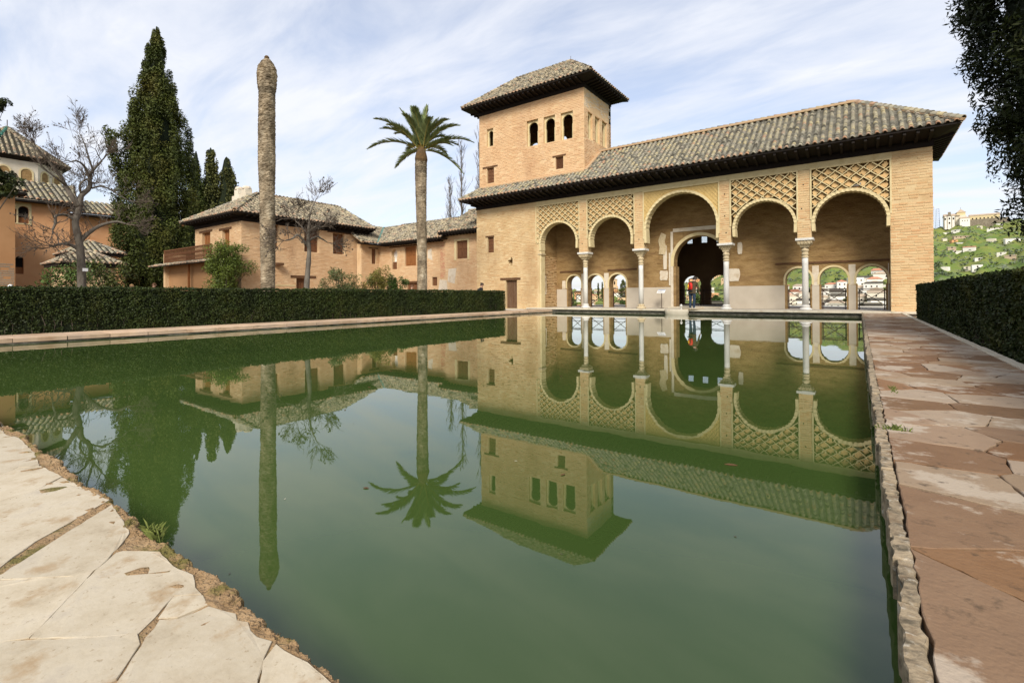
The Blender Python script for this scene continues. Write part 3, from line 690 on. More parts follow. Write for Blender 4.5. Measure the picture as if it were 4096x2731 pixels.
shutter(FA, -20.73, -20.19, 3.77, 4.82, pal, M['wood'], (-20.9, -20.15, 4.83, 4.92), .12, (2, 4), 'window_shutter')
# right pier: every brick a piece
wall('pier', FA, rect(1.09, 2.46, -.05, 6.8), [], .5, M['mortar'], pal)
MB().box(1.98, 2.46, D+.5, 29.0, -.05, 6.8).build('side_wall', M['mortar'], pal)
brick_objects(FA, brick_list(1.1, 2.455, .0, 4.6, [], course=.115, bl=.33, bh=.065, seed=9, drop=.02)[:290], M['brick_red'], pal)
brick_stuff('bricks', FA, brick_list(1.1, 2.455, 4.72, 6.75, [], course=.115, bl=.33, bh=.065, seed=10, drop=.1), M['brick'], pal)
brick_stuff('bricks', FX(2.46), brick_list(D+.02, 28.98, .0, 6.75, [], course=.115, bl=.33, bh=.065, seed=12, drop=.1), M['brick'], pal)
# columns
COLX = [-13.4, -9.94, -5.47, -2.04]
for k, cx in enumerate(COLX):
    cy = D+.26
    c = MB().lathe([(.135,.30),(.132,1.2),(.128,2.2),(.127,2.48)], cx, cy, 24).build('column', M['marble'], pal, True)
    MB().lathe([(.27,FZ),(.27,.10),(.25,.13),(.19,.17),(.165,.20),(.20,.225),(.20,.25),(.155,.27),(.145,.30)], cx, cy, 24).build('column_base', M['marble'] if k != 1 else M['capital'], c, True)
    MB().lathe([(.128,2.481),(.155,2.50),(.155,2.53),(.13,2.55),(.128,2.62),(.155,2.64),(.155,2.67),(.128,2.69),(.128,2.78),(.165,2.81),(.165,2.85),(.135,2.88),(.135,2.96)], cx, cy, 24).build('neck_ring', M['capital'], c, True)
    V = []; prof = [(.16,2.96),(.18,3.0),(.20,3.05),(.285,3.12),(.30,3.20),(.30,3.28)] if k in (0, 3) else [(.14,2.96),(.155,3.06),(.20,3.14),(.245,3.2),(.29,3.27),(.30,3.28)]
    mb = MB(); n = 4
    for r_, z in prof: V += [(cx+sx*r_, cy+sy*r_, z) for sx, sy in ((-1,-1),(1,-1),(1,1),(-1,1))]
    mb.add(V, [A([(i*4+j, i*4+(j+1) % 4, (i+1)*4+(j+1) % 4, (i+1)*4+j) for i in range(len(prof)-1) for j in range(4)])])
    for a in range(5):                                            # carved lobes on the front faces
        for z, q in ((3.10,.028),(3.17,.03),(3.24,.03)):
            w = .19 if z < 3.12 else .26
            mb.lathe([(.004,z-q),(q,z-q*.4),(q,z+q*.4),(.004,z+q)], cx-w+a*w/2, cy-np.interp(z, [p[1] for p in prof], [p[0] for p in prof]), 6)
    mb.build('capital', M['capital'], c, False, fix=True)
    MB().box(cx-.36, cx+.36, cy-.36, cy+.30, 3.281, 3.385).build('abacus', M['marble'], c)
    # brick pier above
    u0, u1 = cx-.28, cx+.28
    wall('pier', FA, rect(u0, u1, 3.386, 6.52), [], .5, M['mortar'], pal)
    brick_stuff('bricks', FA, brick_list(u0+.01, u1-.01, 3.42, 6.4, [], seed=30+k, drop=.06, bl=.29), M['brick_red'], pal)
    for z in (3.9, 4.75, 5.85):
        MB().lathe([(.035,-.02),(.03,0)], 0, 0, 8).build('putlog_hole', M['black'], pal).matrix_basis = Matrix.Translation((cx+rp.uniform(-.1,.1), D-.012, z)) @ Matrix.Rotation(R(90), 4, 'X')
flat_part('jamb', FA, -16.518, -16.40, FZ, 3.68, .02, .48, M['plaster'], pal)
flat_part('impost', FA, -16.62, -16.33, 3.40, 3.50, -.03, .45, M['capital'], pal)
flat_part('frieze', FA, -16.74, 1.16, 6.53, 6.80, -.02, .3, M['plaster'], pal)
# arches
ARCH = [(-15.15, 1.255, 5.33, -16.72, -13.70, 0), (-11.67, 1.255, 5.32, -13.10, -10.24, 0), (-7.70, 1.83, 6.22, -9.64, -5.77, 1), (-3.72, 1.27, 5.30, -5.17, -2.34, 0), (-.33, 1.30, 5.32, -1.74, 1.08, 0)]
def arch_head(uc, half, apex, spring, off, n=64):
    P = []; zc = apex-half
    P.append((uc-half*.985-off, spring))
    for i in range(n+1):
        t = math.pi*i/n; P.append((uc-(half+off)*math.cos(t), zc+(half+off)*math.sin(t)*(1.0)))
    P.append((uc+half*.985+off, spring)); return P
for k, (uc, half, apex, u0, u1, centre) in enumerate(ARCH):
    spr = 3.68
    # archivolt: alternating voussoirs, one ring
    n = 96; I = arch_head(uc, half, apex, spr, 0, n); O = arch_head(uc, half, apex, spr, .13, n)
    V = []
    for i in range(len(I)):
        w = .012 if (i//2) % 2 else -.004
        ctr = A([uc, apex-half]); p = A(I[i]); q = A(O[i])
        dirv = (q-p)/np.linalg.norm(q-p); p = p+dirv*w
        dd = -.045 if (i//2) % 2 else -.03
        V += [FA(p[0], p[1], dd), FA(q[0], q[1], dd), FA(q[0], q[1], .5), FA(p[0], p[1], .5)]
    m_ = len(I)
    F = [A([(i*4+j, i*4+(j+1) % 4, (i+1)*4+(j+1) % 4, (i+1)*4+j) for i in range(m_-1) for j in range(4)]), [0,1,2,3], [(m_-1)*4+j for j in (3,2,1,0)]]
    MB().add(V, F).build('archivolt', M['plaster'], pal, fix=True)
    pcx = (u0+u1)/2; ztop = 6.51
    # frame of the panel
    fr = MB()
    for (a, b, c_, d_) in ((u0-.065, u0, 4.2 if not centre else 3.9, ztop+.03), (u1, u1+.065, 4.2 if not centre else 3.9, ztop+.03), (u0, u1, ztop-.03, ztop+.03)):
        P = [FA(u, z, d) for d in (-.035, .1) for u, z in ((a,c_),(b,c_),(b,d_),(a,d_))]; fr.add(P, [BOXF])
    fr.build('panel_frame', M['plaster'], pal, fix=True)
    spand = lambda u, z: u0 < u < u1 and z < ztop-.02 and z > 3.9 and (math.hypot(u-uc, z-(apex-half)) > half+.125 if z > apex-half else abs(u-uc) > half+.13)
    if centre:
        outer = [(u0, 3.9), (O[0][0], 3.9)]+[p for p in O if p[1] > 3.92]+[(O[-1][0], 3.9), (u1, 3.9), (u1, ztop-.03), (u0, ztop-.03)]
        sp = wall('carved_spandrel', FA, outer, [], .3, M['carved'], pal, d0=.03)
        step = .19
    else:
        sp = fr; step = (.40, .41, 0, .48, .51)[k]
        # stucco behind: keeps the side returns closed
        outer = [(u0-.001, 3.72), (O[0][0], 3.72)]+[p for p in O if p[1] > 3.75 and p[1] < apex-half+.35]
        sp = MB().box(u0, u1, D+.34, D+.40, ztop-.04, ztop).build('lattice_panel', M['stucco'], pal)
    KS = 1.2 if not centre else .86
    # crossing bars
    ns = int((u1-u0+3)/step)+2
    bar_mb = MB()
    for sgn in (1, -1):
        for i in range(-ns, ns*2):
            pts = []; c0 = pcx+(i+.5)*step
            zs = np.arange(3.9, ztop, .04 if not centre else .05)
            run = []
            for z in zs:
                u = c0+sgn*(z-ztop)*KS
                wav = .016*math.sin((z-ztop)/step*KS*math.pi*2) if not centre else 0
                if spand(u, z): run.append((u+wav, z))
                else:
                    if len(run) > 3: pts.append(run)
                    run = []
            if len(run) > 3: pts.append(run)
            for run in pts:
                run = run[::3]+[run[-1]]
                bm_ = MB() if not centre else bar_mb
                w = .036 if not centre else .02; dep = -.045 if not centre else .012; bk = .16 if not centre else .04
                for a, b in zip(run[:-1], run[1:]):
                    if abs(a[1]-b[1]) < 1e-6: continue
                    t = Vector((b[0]-a[0], b[1]-a[1])).normalized(); nn = Vector((-t.y, t.x))*w/2; jd = .003*(sgn)
                    P = [FA(*(p_), d) for d in (dep+jd, bk) for p_ in ((a[0]-nn.x,a[1]-nn.y),(a[0]+nn.x,a[1]+nn.y),(b[0]+nn.x,b[1]+nn.y),(b[0]-nn.x,b[1]-nn.y))]
                    bm_.add(P, [BOXF])
                if not centre: bm_.build('lattice_bar', M['plaster'], sp, fix=True, c=rp.random())
    if centre: stuff(bar_mb.build('carved_ribs', M['carved'], sp, fix=True))
    if not centre:                                                # leaf-shaped fillings, gaps left open
        ncl = int((u1-u0)/step)+3
        for i in range(-ncl, ncl):
            for j in range(0, 18):
                u = pcx+i*step+(step/2 if j % 2 else 0); z = ztop-j*step/2/KS
                if not spand(u, z): continue
                N_ = 14; P = []
                for q in range(N_):
                    t = 2*math.pi*q/N_; rad = step*.345*(1-.20*abs(math.sin(2*t)) + .16*math.cos(4*t))*rp.uniform(.66, 1.18)
                    x_ = u+rad*math.cos(t)*1.02; y_ = z+rad*math.sin(t)*.86
                    P.append((x_, y_) if spand(x_, y_) else None)
                P = [p for p in P if p]
                if len(P) < 6: continue
                kk = len(P); V = [FA(a, b, .05) for a, b in P]+[FA(a, b, .13) for a, b in P]
                MB().add(V, [list(range(kk))[::-1], list(range(kk, 2*kk))]+[[q, (q+1) % kk, (q+1) % kk+kk, q+kk] for q in range(kk)]).build('stucco_leaf', M['stucco'], sp, fix=True, c=rp.random())
# gallery
GB = 28.1; FB = FY(GB)
LW = [(-15.2, .52), (-13.67, .58), (-12.16, .56)]; RW = [(-2.485, .565), (-1.01, .57), (.475, .585)]
wins = [arch(c, h, FZ-.01, 1.27, 2.10, 16, .05, .85) for c, h in LW]+[arch(c, h, FZ-.01, 1.27, 2.10, 18, .05) for c, h in RW]
dhole = arch(-7.28, 1.40, FZ-.01, 2.45, 4.12, 24, .10)
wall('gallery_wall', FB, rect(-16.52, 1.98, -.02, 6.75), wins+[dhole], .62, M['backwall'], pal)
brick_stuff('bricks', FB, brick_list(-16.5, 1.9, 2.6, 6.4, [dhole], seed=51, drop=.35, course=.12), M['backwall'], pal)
for u0, u1 in ((-16.5, -15.75), (-11.58, -8.80), (-5.8, -3.08)):
    flat_part('dado', FB, u0, u1, FZ, 1.22 if u0 < -14 else 1.25, -.025, .02, M['dado'], pal)
for a, b in ((-14.66, -14.27), (-13.07, -12.74), (-1.90, -1.6), (-.42, -.13), (1.07, 1.12)):
    flat_part('dado', FB, a, b, FZ, 1.2, -.022, .02, M['dado'], pal); flat_part('pilaster', FB, a+.01, b-.01, 1.21, 2.2, -.018, .02, M['patch'], pal)
for c, h in LW+RW:                                                # little raised arch mouldings
    I = arch(c, h+.005, 1.27, 1.27, 2.105, 18, 0, .85 if c < -10 else 1)[::-1]; O = arch(c, h+.09, 1.27, 1.27, 2.20, 18, 0, .85 if c < -10 else 1)[::-1]
    V = []
    for p, q in zip(I, O): V += [FB(p[0], p[1], -.03), FB(q[0], q[1], -.03), FB(q[0], q[1], .02), FB(p[0], p[1], .02)]
    MB().add(V, [A([(i*4+j, i*4+(j+1) % 4, (i+1)*4+(j+1) % 4, (i+1)*4+j) for i in range(len(I)-1) for j in range(4)])]).build('arch_moulding', M['plaster'], pal, fix=True)
for a, b, z in ((-16.25, -14.7, 2.33), (-12.8, -10.9, 2.33), (-3.5, 1.15, 2.31)): flat_part('beam', FB, a, b, z, z+.09, -.05, .05, M['beam'], pal)
I = dhole[::-1]
for nm, off, dp, mm in (('door_moulding', .12, -.05, M['plaster']),):
    P1 = arch(-7.28, 1.405, 2.45, 2.45, 4.125, 24)[::-1]; P2 = arch(-7.28, 1.58, 2.45, 2.45, 4.30, 24)[::-1]; V = []
    for p, q in zip(P1, P2): V += [FB(p[0], p[1], dp), FB(q[0], q[1], dp), FB(q[0], q[1], .02), FB(p[0], p[1], .02)]
    MB().add(V, [A([(i*4+j, i*4+(j+1) % 4, (i+1)*4+(j+1) % 4, (i+1)*4+j) for i in range(len(P1)-1) for j in range(4)])]).build(nm, mm, pal, fix=True)
flat_part('door_frame', FB, -8.86, -8.72, FZ, 4.45, -.045, .02, M['patch'], pal)
flat_part('door_frame', FB, -8.72, -5.7, 4.42, 4.62, -.045, .02, M['patch'], pal)
for (a, b, c_, d_) in ((-9.52, -9.02, 1.65, 2.23), (-9.3, -9.08, 2.25, 3.7), (-8.98, -8.87, 1.28, 3.3), (-5.78, -5.17, 1.50, 2.2), (-5.3, -5.05, 2.95, 3.6), (-16.1, -15.82, 1.22, 1.8)):
    n = 14; cu, cz = (a+b)/2, (c_+d_)/2; P = [(cu+(b-a)/2*max(-1, min(1, 1.35*math.cos(t)))*rp.uniform(.85, 1), cz+(d_-c_)/2*max(-1, min(1, 1.35*math.sin(t)))*rp.uniform(.9, 1)) for t in [2*math.pi*i/n for i in range(n)]]
    wall('plaster_patch', FB, P, [], .05, M['patch'], pal, d0=-.028)
P = [(-9.55,3.2),(-9.2,3.15),(-9.1,3.5),(-9.2,3.9),(-9.12,4.3),(-9.4,4.45),(-9.58,4.0),(-9.5,3.6)]; wall('carved_fragment', FB, P, [], .07, M['capital'], pal, d0=-.05)
P = [(-8.70,3.35),(-8.42,3.75),(-8.15,3.98),(-8.15,4.36),(-8.70,4.36)]; wall('carved_fragment', FB, P, [], .05, M['backwall'], pal, d0=-.04)
# end walls, ceiling
FL = FX(-16.52)
nich = arch(26.38, .27, FZ+.95, 1.65, 1.95, 12)
wall('end_wall', FL, rect(D+.5, GB, -.02, 6.75), [], .4, M['backwall'], pal)
wall('niche_frame', FL, rect(D+.52, 26.72, .9, 2.1), [arch(26.58, .11, 1.0, 1.6, 1.95, 10)], .05, M['patch'], pal, d0=-.03)
brick_stuff('bricks', FL, brick_list(D+.52, GB-.02, .1, 3.4, [rect(D+.5, 26.74, .88, 2.12)], seed=61, drop=.1), M['brick'], pal)
MB().box(1.40, 1.97, D+.5, GB, -.02, 6.75).build('end_wall', M['backwall'], pal)
MB().box(-16.9, 1.98, D+.3, GB+.6, 6.752, 6.85).build('ceiling', M['beam'], pal)
for i in range(38): MB().box(-16.3+i*.48, -16.2+i*.48, D+.5, GB-.005, 6.62, 6.75).build('ceiling_joist', M['beam'], pal)
# room behind the great arch
rm = MB(); rm.box(-10.6, -10.3, GB+.62, 34, -.02, 6); rm.box(-4.8, -4.5, GB+.62, 34, -.02, 6); rm.box(-10.6, -4.5, GB+.62, 34.3, 6.0, 6.2)
M['roomwall'] = mat('shaded_room_plaster', [(.10,.06,.03),(.16,.10,.05)], 1.2, bump=.3)  # dimness of the room put into the plaster colour
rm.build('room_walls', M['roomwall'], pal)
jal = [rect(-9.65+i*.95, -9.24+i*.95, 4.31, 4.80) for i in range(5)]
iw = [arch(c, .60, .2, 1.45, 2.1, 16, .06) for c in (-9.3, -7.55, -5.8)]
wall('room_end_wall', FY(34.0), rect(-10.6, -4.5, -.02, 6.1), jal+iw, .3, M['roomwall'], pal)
for i, J in enumerate(jal):                                       # pierced plaster grilles
    g = MB(); u0, u1, z0, z1 = J[0][0], J[1][0], J[0][1], J[2][1]
    for a in range(7):
        for b in range(8):
            cu = u0+(a+.5)*(u1-u0)/7; cz = z0+(b+.5)*(z1-z0)/8; q = .021
            ring = [(q*math.cos(2*math.pi*t/8), q*math.sin(2*math.pi*t/8)) for t in range(8)]
            V = [(cu+x_*1.3, 34.1, cz+y_*1.3) for x_, y_ in ring]+[(cu+x_*.75, 34.1, cz+y_*.75) for x_, y_ in ring]
            g.add(V, [A([(t, (t+1) % 8, (t+1) % 8+8, t+8) for t in range(8)])])
    g.build('window_grille', M['roomwall'], pal)
MB().box(-8.9, -5.6, GB-.45, GB+.61, FZ, .13).build('door_step', M['kerb'], pal)
MB().box(-10.3, -4.8, GB+.62, 34, -.02, .12).build('room_floor', M['floor'], pal)
# railings
def railing(u0, u1, Y, z0, z1, parent):
    w = .045; rl = MB().box(u0, u1, Y-.02, Y+.02, z1-.04, z1).build('railing', M['iron'], parent)
    for u in (u0+.07, u1-.07): MB().box(u-w/2, u+w/2, Y-w/2, Y+w/2, z0, z1-.041).build('post', M['iron'], rl)
    for z in (z1-.10, z0+(z1-z0)*.42, z0+(z1-z0)*.22, z0+.06): MB().box(u0, u1, Y-.018, Y+.018, z-.018, z+.018).build('rail', M['iron'], rl)
    MB().bar((u0+.07, Y-.03, z0+(z1-z0)*.22), (u1-.07, Y-.03, z1-.1), .03, .03).build('brace', M['iron'], rl)
    MB().bar((u0+.07, Y+.03, z1-.1), (u1-.07, Y+.03, z0+(z1-z0)*.22), .03, .03).build('brace', M['iron'], rl)
for c, h in LW+RW: railing(c-h+.03, c+h-.03, GB+.45, FZ, 1.06, pal)
for c in (-9.3, -7.55, -5.8): railing(c-.85, c+.85, 33.2, .12, 1.15, pal)

# ---- main roof
EZ = 7.38; EY = 24.85; RY, RZ = 28.15, 9.9
XL, XR = -22.35, 3.2; RX = -.14
front = [(-13.3+.0, EY, EZ), (XR, EY, EZ), (RX, RY, RZ), (-13.3, RY, RZ)]
slope = (RZ-EZ)/(RY-EY)
strip = [(XL, EY, EZ), (-13.3, EY, EZ), (-13.3, D, EZ+slope*(D-EY)), (XL+(D-EY), D, EZ+slope*(D-EY))]
hipR = [(XR, EY, EZ), (XR, 31.45, EZ), (RX, RY, RZ)]
back = [(XR, 31.45, EZ), (-13.3, 31.45, EZ), (-13.3, RY, RZ), (RX, RY, RZ)]
hipL = [(XL, 30.5, EZ), (XL, EY, EZ), (XL+(D-EY), D, EZ+slope*(D-EY)), (XL+(D-EY), 30.0, EZ+slope*(D-EY))]
rf = roof_part('roof', [front, strip, hipR, back, hipL], pal, .06)
tile_slope(front, .27, .205, rf, M['tile'], rp, indiv=240)
tile_slope(strip, .27, .205, rf, M['tile'], rp)
tile_slope(hipR, .27, .21, rf, M['tile'], rp, pans=False)
ridge_caps((-13.3, RY, RZ+.02), (RX, RY, RZ+.02), rf, rp, .15, .36, M['tile'], .55)
ridge_caps((XR+.05, EY-.05, EZ+.04), (RX, RY, RZ+.04), rf, rp, .13, .3, M['tile'], .22)
ridge_caps((XL-.03, EY-.03, EZ+.04), (XL+(D-EY), D, EZ+slope*(D-EY)+.04), rf, rp, .12, .3, M['tile'], .18)
b = MB(); b.bar((-21.5, D-.05, EZ+slope*(D-.05-EY)+.06), (-13.25, D-.05, EZ+slope*(D-.05-EY)+.06), .14, .10); b.bar((-13.2, D, EZ+slope*(D-EY)+.06), (-13.2, RY, RZ+.06), .2, .12)
b.build('flashing_mortar', M['ridge'], rf)
def eaves(parent, x0, x1, y0, y1, wx0, wx1, wy0, wy1, zt, zw, sides, pitch=.42, m=None):
    """boarded soffit from the wall head out to the tile edge with projecting rafters."""
    m = m or M['wood_dark']; s = MB()
    if 'f' in sides: s.add([(x0,y0,zt),(x1,y0,zt),(wx1,wy0,zw+.06),(wx0,wy0,zw+.06),(x0,y0,zt-.05),(x1,y0,zt-.05),(wx1,wy0,zw),(wx0,wy0,zw)], [BOXF])
    if 'r' in sides: s.add([(x1,y0,zt),(x1,y1,zt),(wx1,wy1,zw+.06),(wx1,wy0,zw+.06),(x1,y0,zt-.05),(x1,y1,zt-.05),(wx1,wy1,zw),(wx1,wy0,zw)], [BOXF])
    if 'l' in sides: s.add([(x0,y1,zt),(x0,y0,zt),(wx0,wy0,zw+.06),(wx0,wy1,zw+.06),(x0,y1,zt-.05),(x0,y0,zt-.05),(wx0,wy0,zw),(wx0,wy1,zw)], [BOXF])
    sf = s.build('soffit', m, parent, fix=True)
    if 'f' in sides:
        n = int((wx1-wx0)/pitch)
        for i in range(n+1):
            x = wx0+.1+(wx1-wx0-.2)*i/n; MB().bar((x, y0+.06, zt-.11), (x, wy0, zw-.03), .10, .12).build('rafter', m, sf)
        MB().box(wx0-.02, wx1+.02, wy0-.05, wy0+.02, zw-.28, zw-.005).build('eave_beam', m, parent)
    if 'r' in sides:
        n = int((wy1-wy0)/pitch)
        for i in range(n+1):
            y = wy0+.1+(wy1-wy0-.2)*i/n; MB().bar((x1-.06, y, zt-.11), (wx1, y, zw-.03), .10, .12).build('rafter', m, sf)
        MB().box(wx1-.02, wx1+.05, wy0-.02, wy1, zw-.28, zw-.005).build('eave_beam', m, parent)
    if 'l' in sides:
        n = int((wy1-wy0)/pitch)
        for i in range(n+1):
            y = wy0+.1+(wy1-wy0-.2)*i/n; MB().bar((x0+.06, y, zt-.11), (wx0, y, zw-.03), .10, .12).build('rafter', m, sf)
    return sf
eaves(rf, XL, XR, EY, 31.4, -21.7, 2.46, D, 30.0, EZ-.065, 7.07, 'frl')

# ---- tower
TX0, TX1, TY1, TZ = -21.42, -13.3, 29.8, 13.3
FT = FY(D+.006); FS = FX(TX1)
ZB = 8.08
tw = [rect(-17.43, -16.56, 10.44, 12.1), rect(-16.15, -15.31, 10.42, 12.08), rect(-14.91, -14.05, 10.38, 12.05)]
slit = rect(-20.75, -20.19, 11.05, 12.26)
sh1 = rect(-20.75, -20.14, 8.53, 9.57); sh2 = rect(-15.29, -14.74, 8.64, 9.40)
th = [slit, sh1, sh2]+tw
twr = wall('tower_wall', FT, rect(TX0, TX1, 7.3, TZ), th, .35, M['mortar_tower'], pal)
sw = [rect(26.46, 27.1, 10.35, 11.98), rect(27.44, 28.1, 10.36, 11.98), rect(28.47, 29.18, 10.37, 12.0)]
wall('tower_side_wall', FS, rect(D+.356, TY1, 7.3, TZ), sw, .35, M['mortar_tower'], twr)
brick_stuff('bricks', FT, brick_list(TX0+.01, TX1-.01, ZB+.1, TZ-.02, th, seed=71, drop=.07, pad=.05, course=.1), M['brick_tower'], twr)
brick_stuff('bricks', FS, brick_list(D+.02, TY1-.01, ZB, 12.1, sw, seed=72, drop=.06, pad=.04, course=.1), M['brick_tower'], twr)
brick_stuff('bricks', FS, brick_list(D+.02, TY1-.01, 12.2, TZ-.02, [], seed=73, drop=.5, course=.1), M['patch'], twr)
bw = [arch(-19.2, .42, 10.4, 11.3, 12.0, 12), arch(-16.85, .42, 10.4, 11.3, 12.02, 12)]
wall('tower_back_wall', FY(TY1-.3), rect(TX0, TX1, 7.3, TZ), bw, .3, M['backwall'], twr)
MB().box(TX0, TX0+.35, D+.356, TY1-.3, 7.3, TZ).build('tower_side_wall', M['backwall'], twr)
MB().box(TX0+.35, TX1-.35, D+.356, TY1-.3, 9.9, 10.1).build('tower_floor', M['beam'], twr)
MB().box(TX0+.35, TX1-.35, D+.356, TY1-.3, 13.1, 13.25).build('tower_ceiling', M['beam'], twr)
for fr_, lst in ((FT, tw+[slit]), (FS, sw)):
    for P in lst:
        u0, u1, z0, z1 = P[0][0], P[1][0], P[0][1], P[2][1]; uc = (u0+u1)/2; h = (u1-u0)/2-.085
        o = wall('arch_plate', fr_, rect(u0-.001, u1+.001, z0-.001, z1+.001), [arch(uc+.0, h, z0+.0005, z0+(z1-z0)*.55, z1-.12, 16, .03, .9)], .10, M['plaster'], twr, d0=.13)
s1 = shutter(FT, -20.75, -20.14, 8.53, 9.57, twr, M['wood'], (-21.11, -19.82, 9.58, 9.68), .12, (2, 4), 'window_shutter')
lat = flat_part('lattice_window', FT, -15.288, -14.742, 8.642, 9.398, .16, .18, M['black'], twr)
lb = MB()
for i in range(-9, 12):
    for sg in (1, -1):
        a = (-15.015+i*.075-sg*.38, 8.64); b_ = (-15.015+i*.075+sg*.38, 9.40)
        ts = [t for t in np.linspace(0, 1, 41) if -15.285 < a[0]+(b_[0]-a[0])*t < -14.745]
        if len(ts) < 3: continue
        p = [a[k]+(b_[k]-a[k])*ts[0] for k in (0, 1)]; q = [a[k]+(b_[k]-a[k])*ts[-1] for k in (0, 1)]
        lb.bar(FT(*p, .12+.01*sg), FT(*q, .12+.01*sg), .022, .02, up=(0, 1, 0))
lb.build('lattice', M['wood'], lat)
fr = MB()
for a, b_, c_, d_ in ((-15.29,-15.23,8.64,9.4),(-14.8,-14.74,8.64,9.4),(-15.23,-14.8,9.34,9.4),(-15.23,-14.8,8.64,8.7)): fr.add([FT(u, z, d) for d in (.09, .15) for u, z in ((a,c_),(b_,c_),(b_,d_),(a,d_))], [BOXF])
fr.build('window_frame', M['wood'], lat, fix=True); flat_part('lintel', FT, -15.49, -14.55, 9.41, 9.50, -.03, .2, M['beam'], twr)
# tower roof
TEZ = 13.80; tx0, tx1, ty0, ty1 = -22.3, -12.42, 25.08, 30.68; TRY = (ty0+ty1)/2; TRZ = 16.12; rx0, rx1 = tx0+2.8, tx1-2.8
tf = [(tx0,ty0,TEZ),(tx1,ty0,TEZ),(rx1,TRY,TRZ),(rx0,TRY,TRZ)]; tr = [(tx1,ty0,TEZ),(tx1,ty1,TEZ),(rx1,TRY,TRZ)]
tb = [(tx1,ty1,TEZ),(tx0,ty1,TEZ),(rx0,TRY,TRZ),(rx1,TRY,TRZ)]; tl = [(tx0,ty1,TEZ),(tx0,ty0,TEZ),(rx0,TRY,TRZ)]
trf = roof_part('tower_roof', [tf, tr, tb, tl], pal, .06)
tile_slope(tf, .26, .205, trf, M['tile_pale'], rp, indiv=60); tile_slope(tr, .26, .205, trf, M['tile_pale'], rp); tile_slope(tl, .26, .21, trf, M['tile_pale'], rp, pans=False); tile_slope(tb, .26, .21, trf, M['tile_pale'], rp, pans=False)
ridge_caps((rx0,TRY,TRZ+.03),(rx1,TRY,TRZ+.03), trf, rp, .13, .3, M['tile_pale'], .2)
for a, b_ in (((tx0,ty0),rx0),((tx1,ty0),rx1),((tx1,ty1),rx1),((tx0,ty1),rx0)): ridge_caps((a[0],a[1],TEZ+.03),(b_,TRY,TRZ+.03), trf, rp, .12, .3, M['tile_pale'], .16)
MB().tube([(rx1,TRY,TRZ+.1),(rx1,TRY,TRZ+.35)], .012, 6).build('lightning_rod', M['iron'], trf)
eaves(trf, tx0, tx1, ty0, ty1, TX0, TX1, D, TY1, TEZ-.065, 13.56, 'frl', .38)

# ------------------------------------------------------------------ garden house with balcony
rh = random.Random(33)
HX, HY0, HY1 = -33.8, 15.72, 26.2; HX0 = -41.05
hz = lambda z: .8+(z-.8)*.95
hs = root('garden_house', ((HX+HX0)/2, 20, -.1), 'two-storey brick garden house with wooden balcony and hipped tile roof behind the hedge', 'house')
FHR = FX(HX); FHL = FY(HY0)
yk = .95
hw = [rect(18.0*yk, 19.28*yk, hz(4.46), hz(6.25)), rect(21.35*yk, 22.63*yk, hz(4.41), hz(6.36)), rect(23.91*yk, 25.03*yk, hz(4.40), hz(6.14))]
hd = rect(20.67*yk, 21.69*yk, -.05, hz(2.29)); HT = hz(6.42)
hrw = wall('wall', FHR, rect(HY0, HY1, -.1, HT), hw+[hd], .35, M['mortar_house'], hs)
brick_stuff('bricks', FHR, brick_list(HY0+.01, HY1, .9, HT-.02, hw+[hd], seed=81, drop=.05, course=.1), M['brick_house'], hs)
ld = [rect(-41.95*yk, -40.5*yk, hz(4.2), hz(5.87)), rect(-38.5*yk, -37.35*yk, hz(4.2), hz(5.79))]
wall('wall', FHL, rect(HX0, HX-.351, -.1, HT+.15), ld, .35, M['mortar_house'], hs)
MB().box(HX-.35, HX, HY0+.0, HY0+.35, HT, HT+.12).build('wall_head', M['mortar_house'], hs)
brick_stuff('bricks', FHL, brick_list(HX0+.01, HX-.01, 3.4, HT+.1, ld, seed=82, drop=.05, course=.1), M['brick_house'], hs)
MB().box(HX0, HX0+.3, HY0+.36, HY1, -.1, HT+.1).build('wall', M['mortar_house'], hs); MB().box(HX0+.3, HX-.35, HY1-.3, HY1, -.1, HT+.1).build('wall', M['mortar_house'], hs)
for P in hw:
    u0, u1, z0, z1 = P[0][0], P[1][0], P[0][1], P[2][1]
    shutter(FHR, u0, u1, z0, z1, hs, M['wood'], (u0-.5, u1+.7, z1+.01, z1+.14), .28, (2, 3), 'window_shutter')
for P in ld:
    u0, u1, z0, z1 = P[0][0], P[1][0], P[0][1], P[2][1]
    shutter(FHL, u0, u1, z0, z1, hs, M['wood_shutter'], (u0-.45, u1+.35, z1+.01, z1+.16), .2, (4, 1), 'balcony_door')
shutter(FHR, hd[0][0], hd[1][0], 0, hz(2.29), hs, M['wood'], (20.19*yk, 22.34*yk, hz(2.29)+.01, hz(2.5)), .25, (4, 1), 'door')
MB().box(HX-.05, HX+.5, 18.85*yk, 19.4*yk, hz(3.2), hz(3.38)).build('corbel', M['beam'], hs)
MB().box(HX-.05, HX+.03, 19.0*yk, 20.6*yk, 1.62, 1.70).build('string_course', M['plaster'], hs)
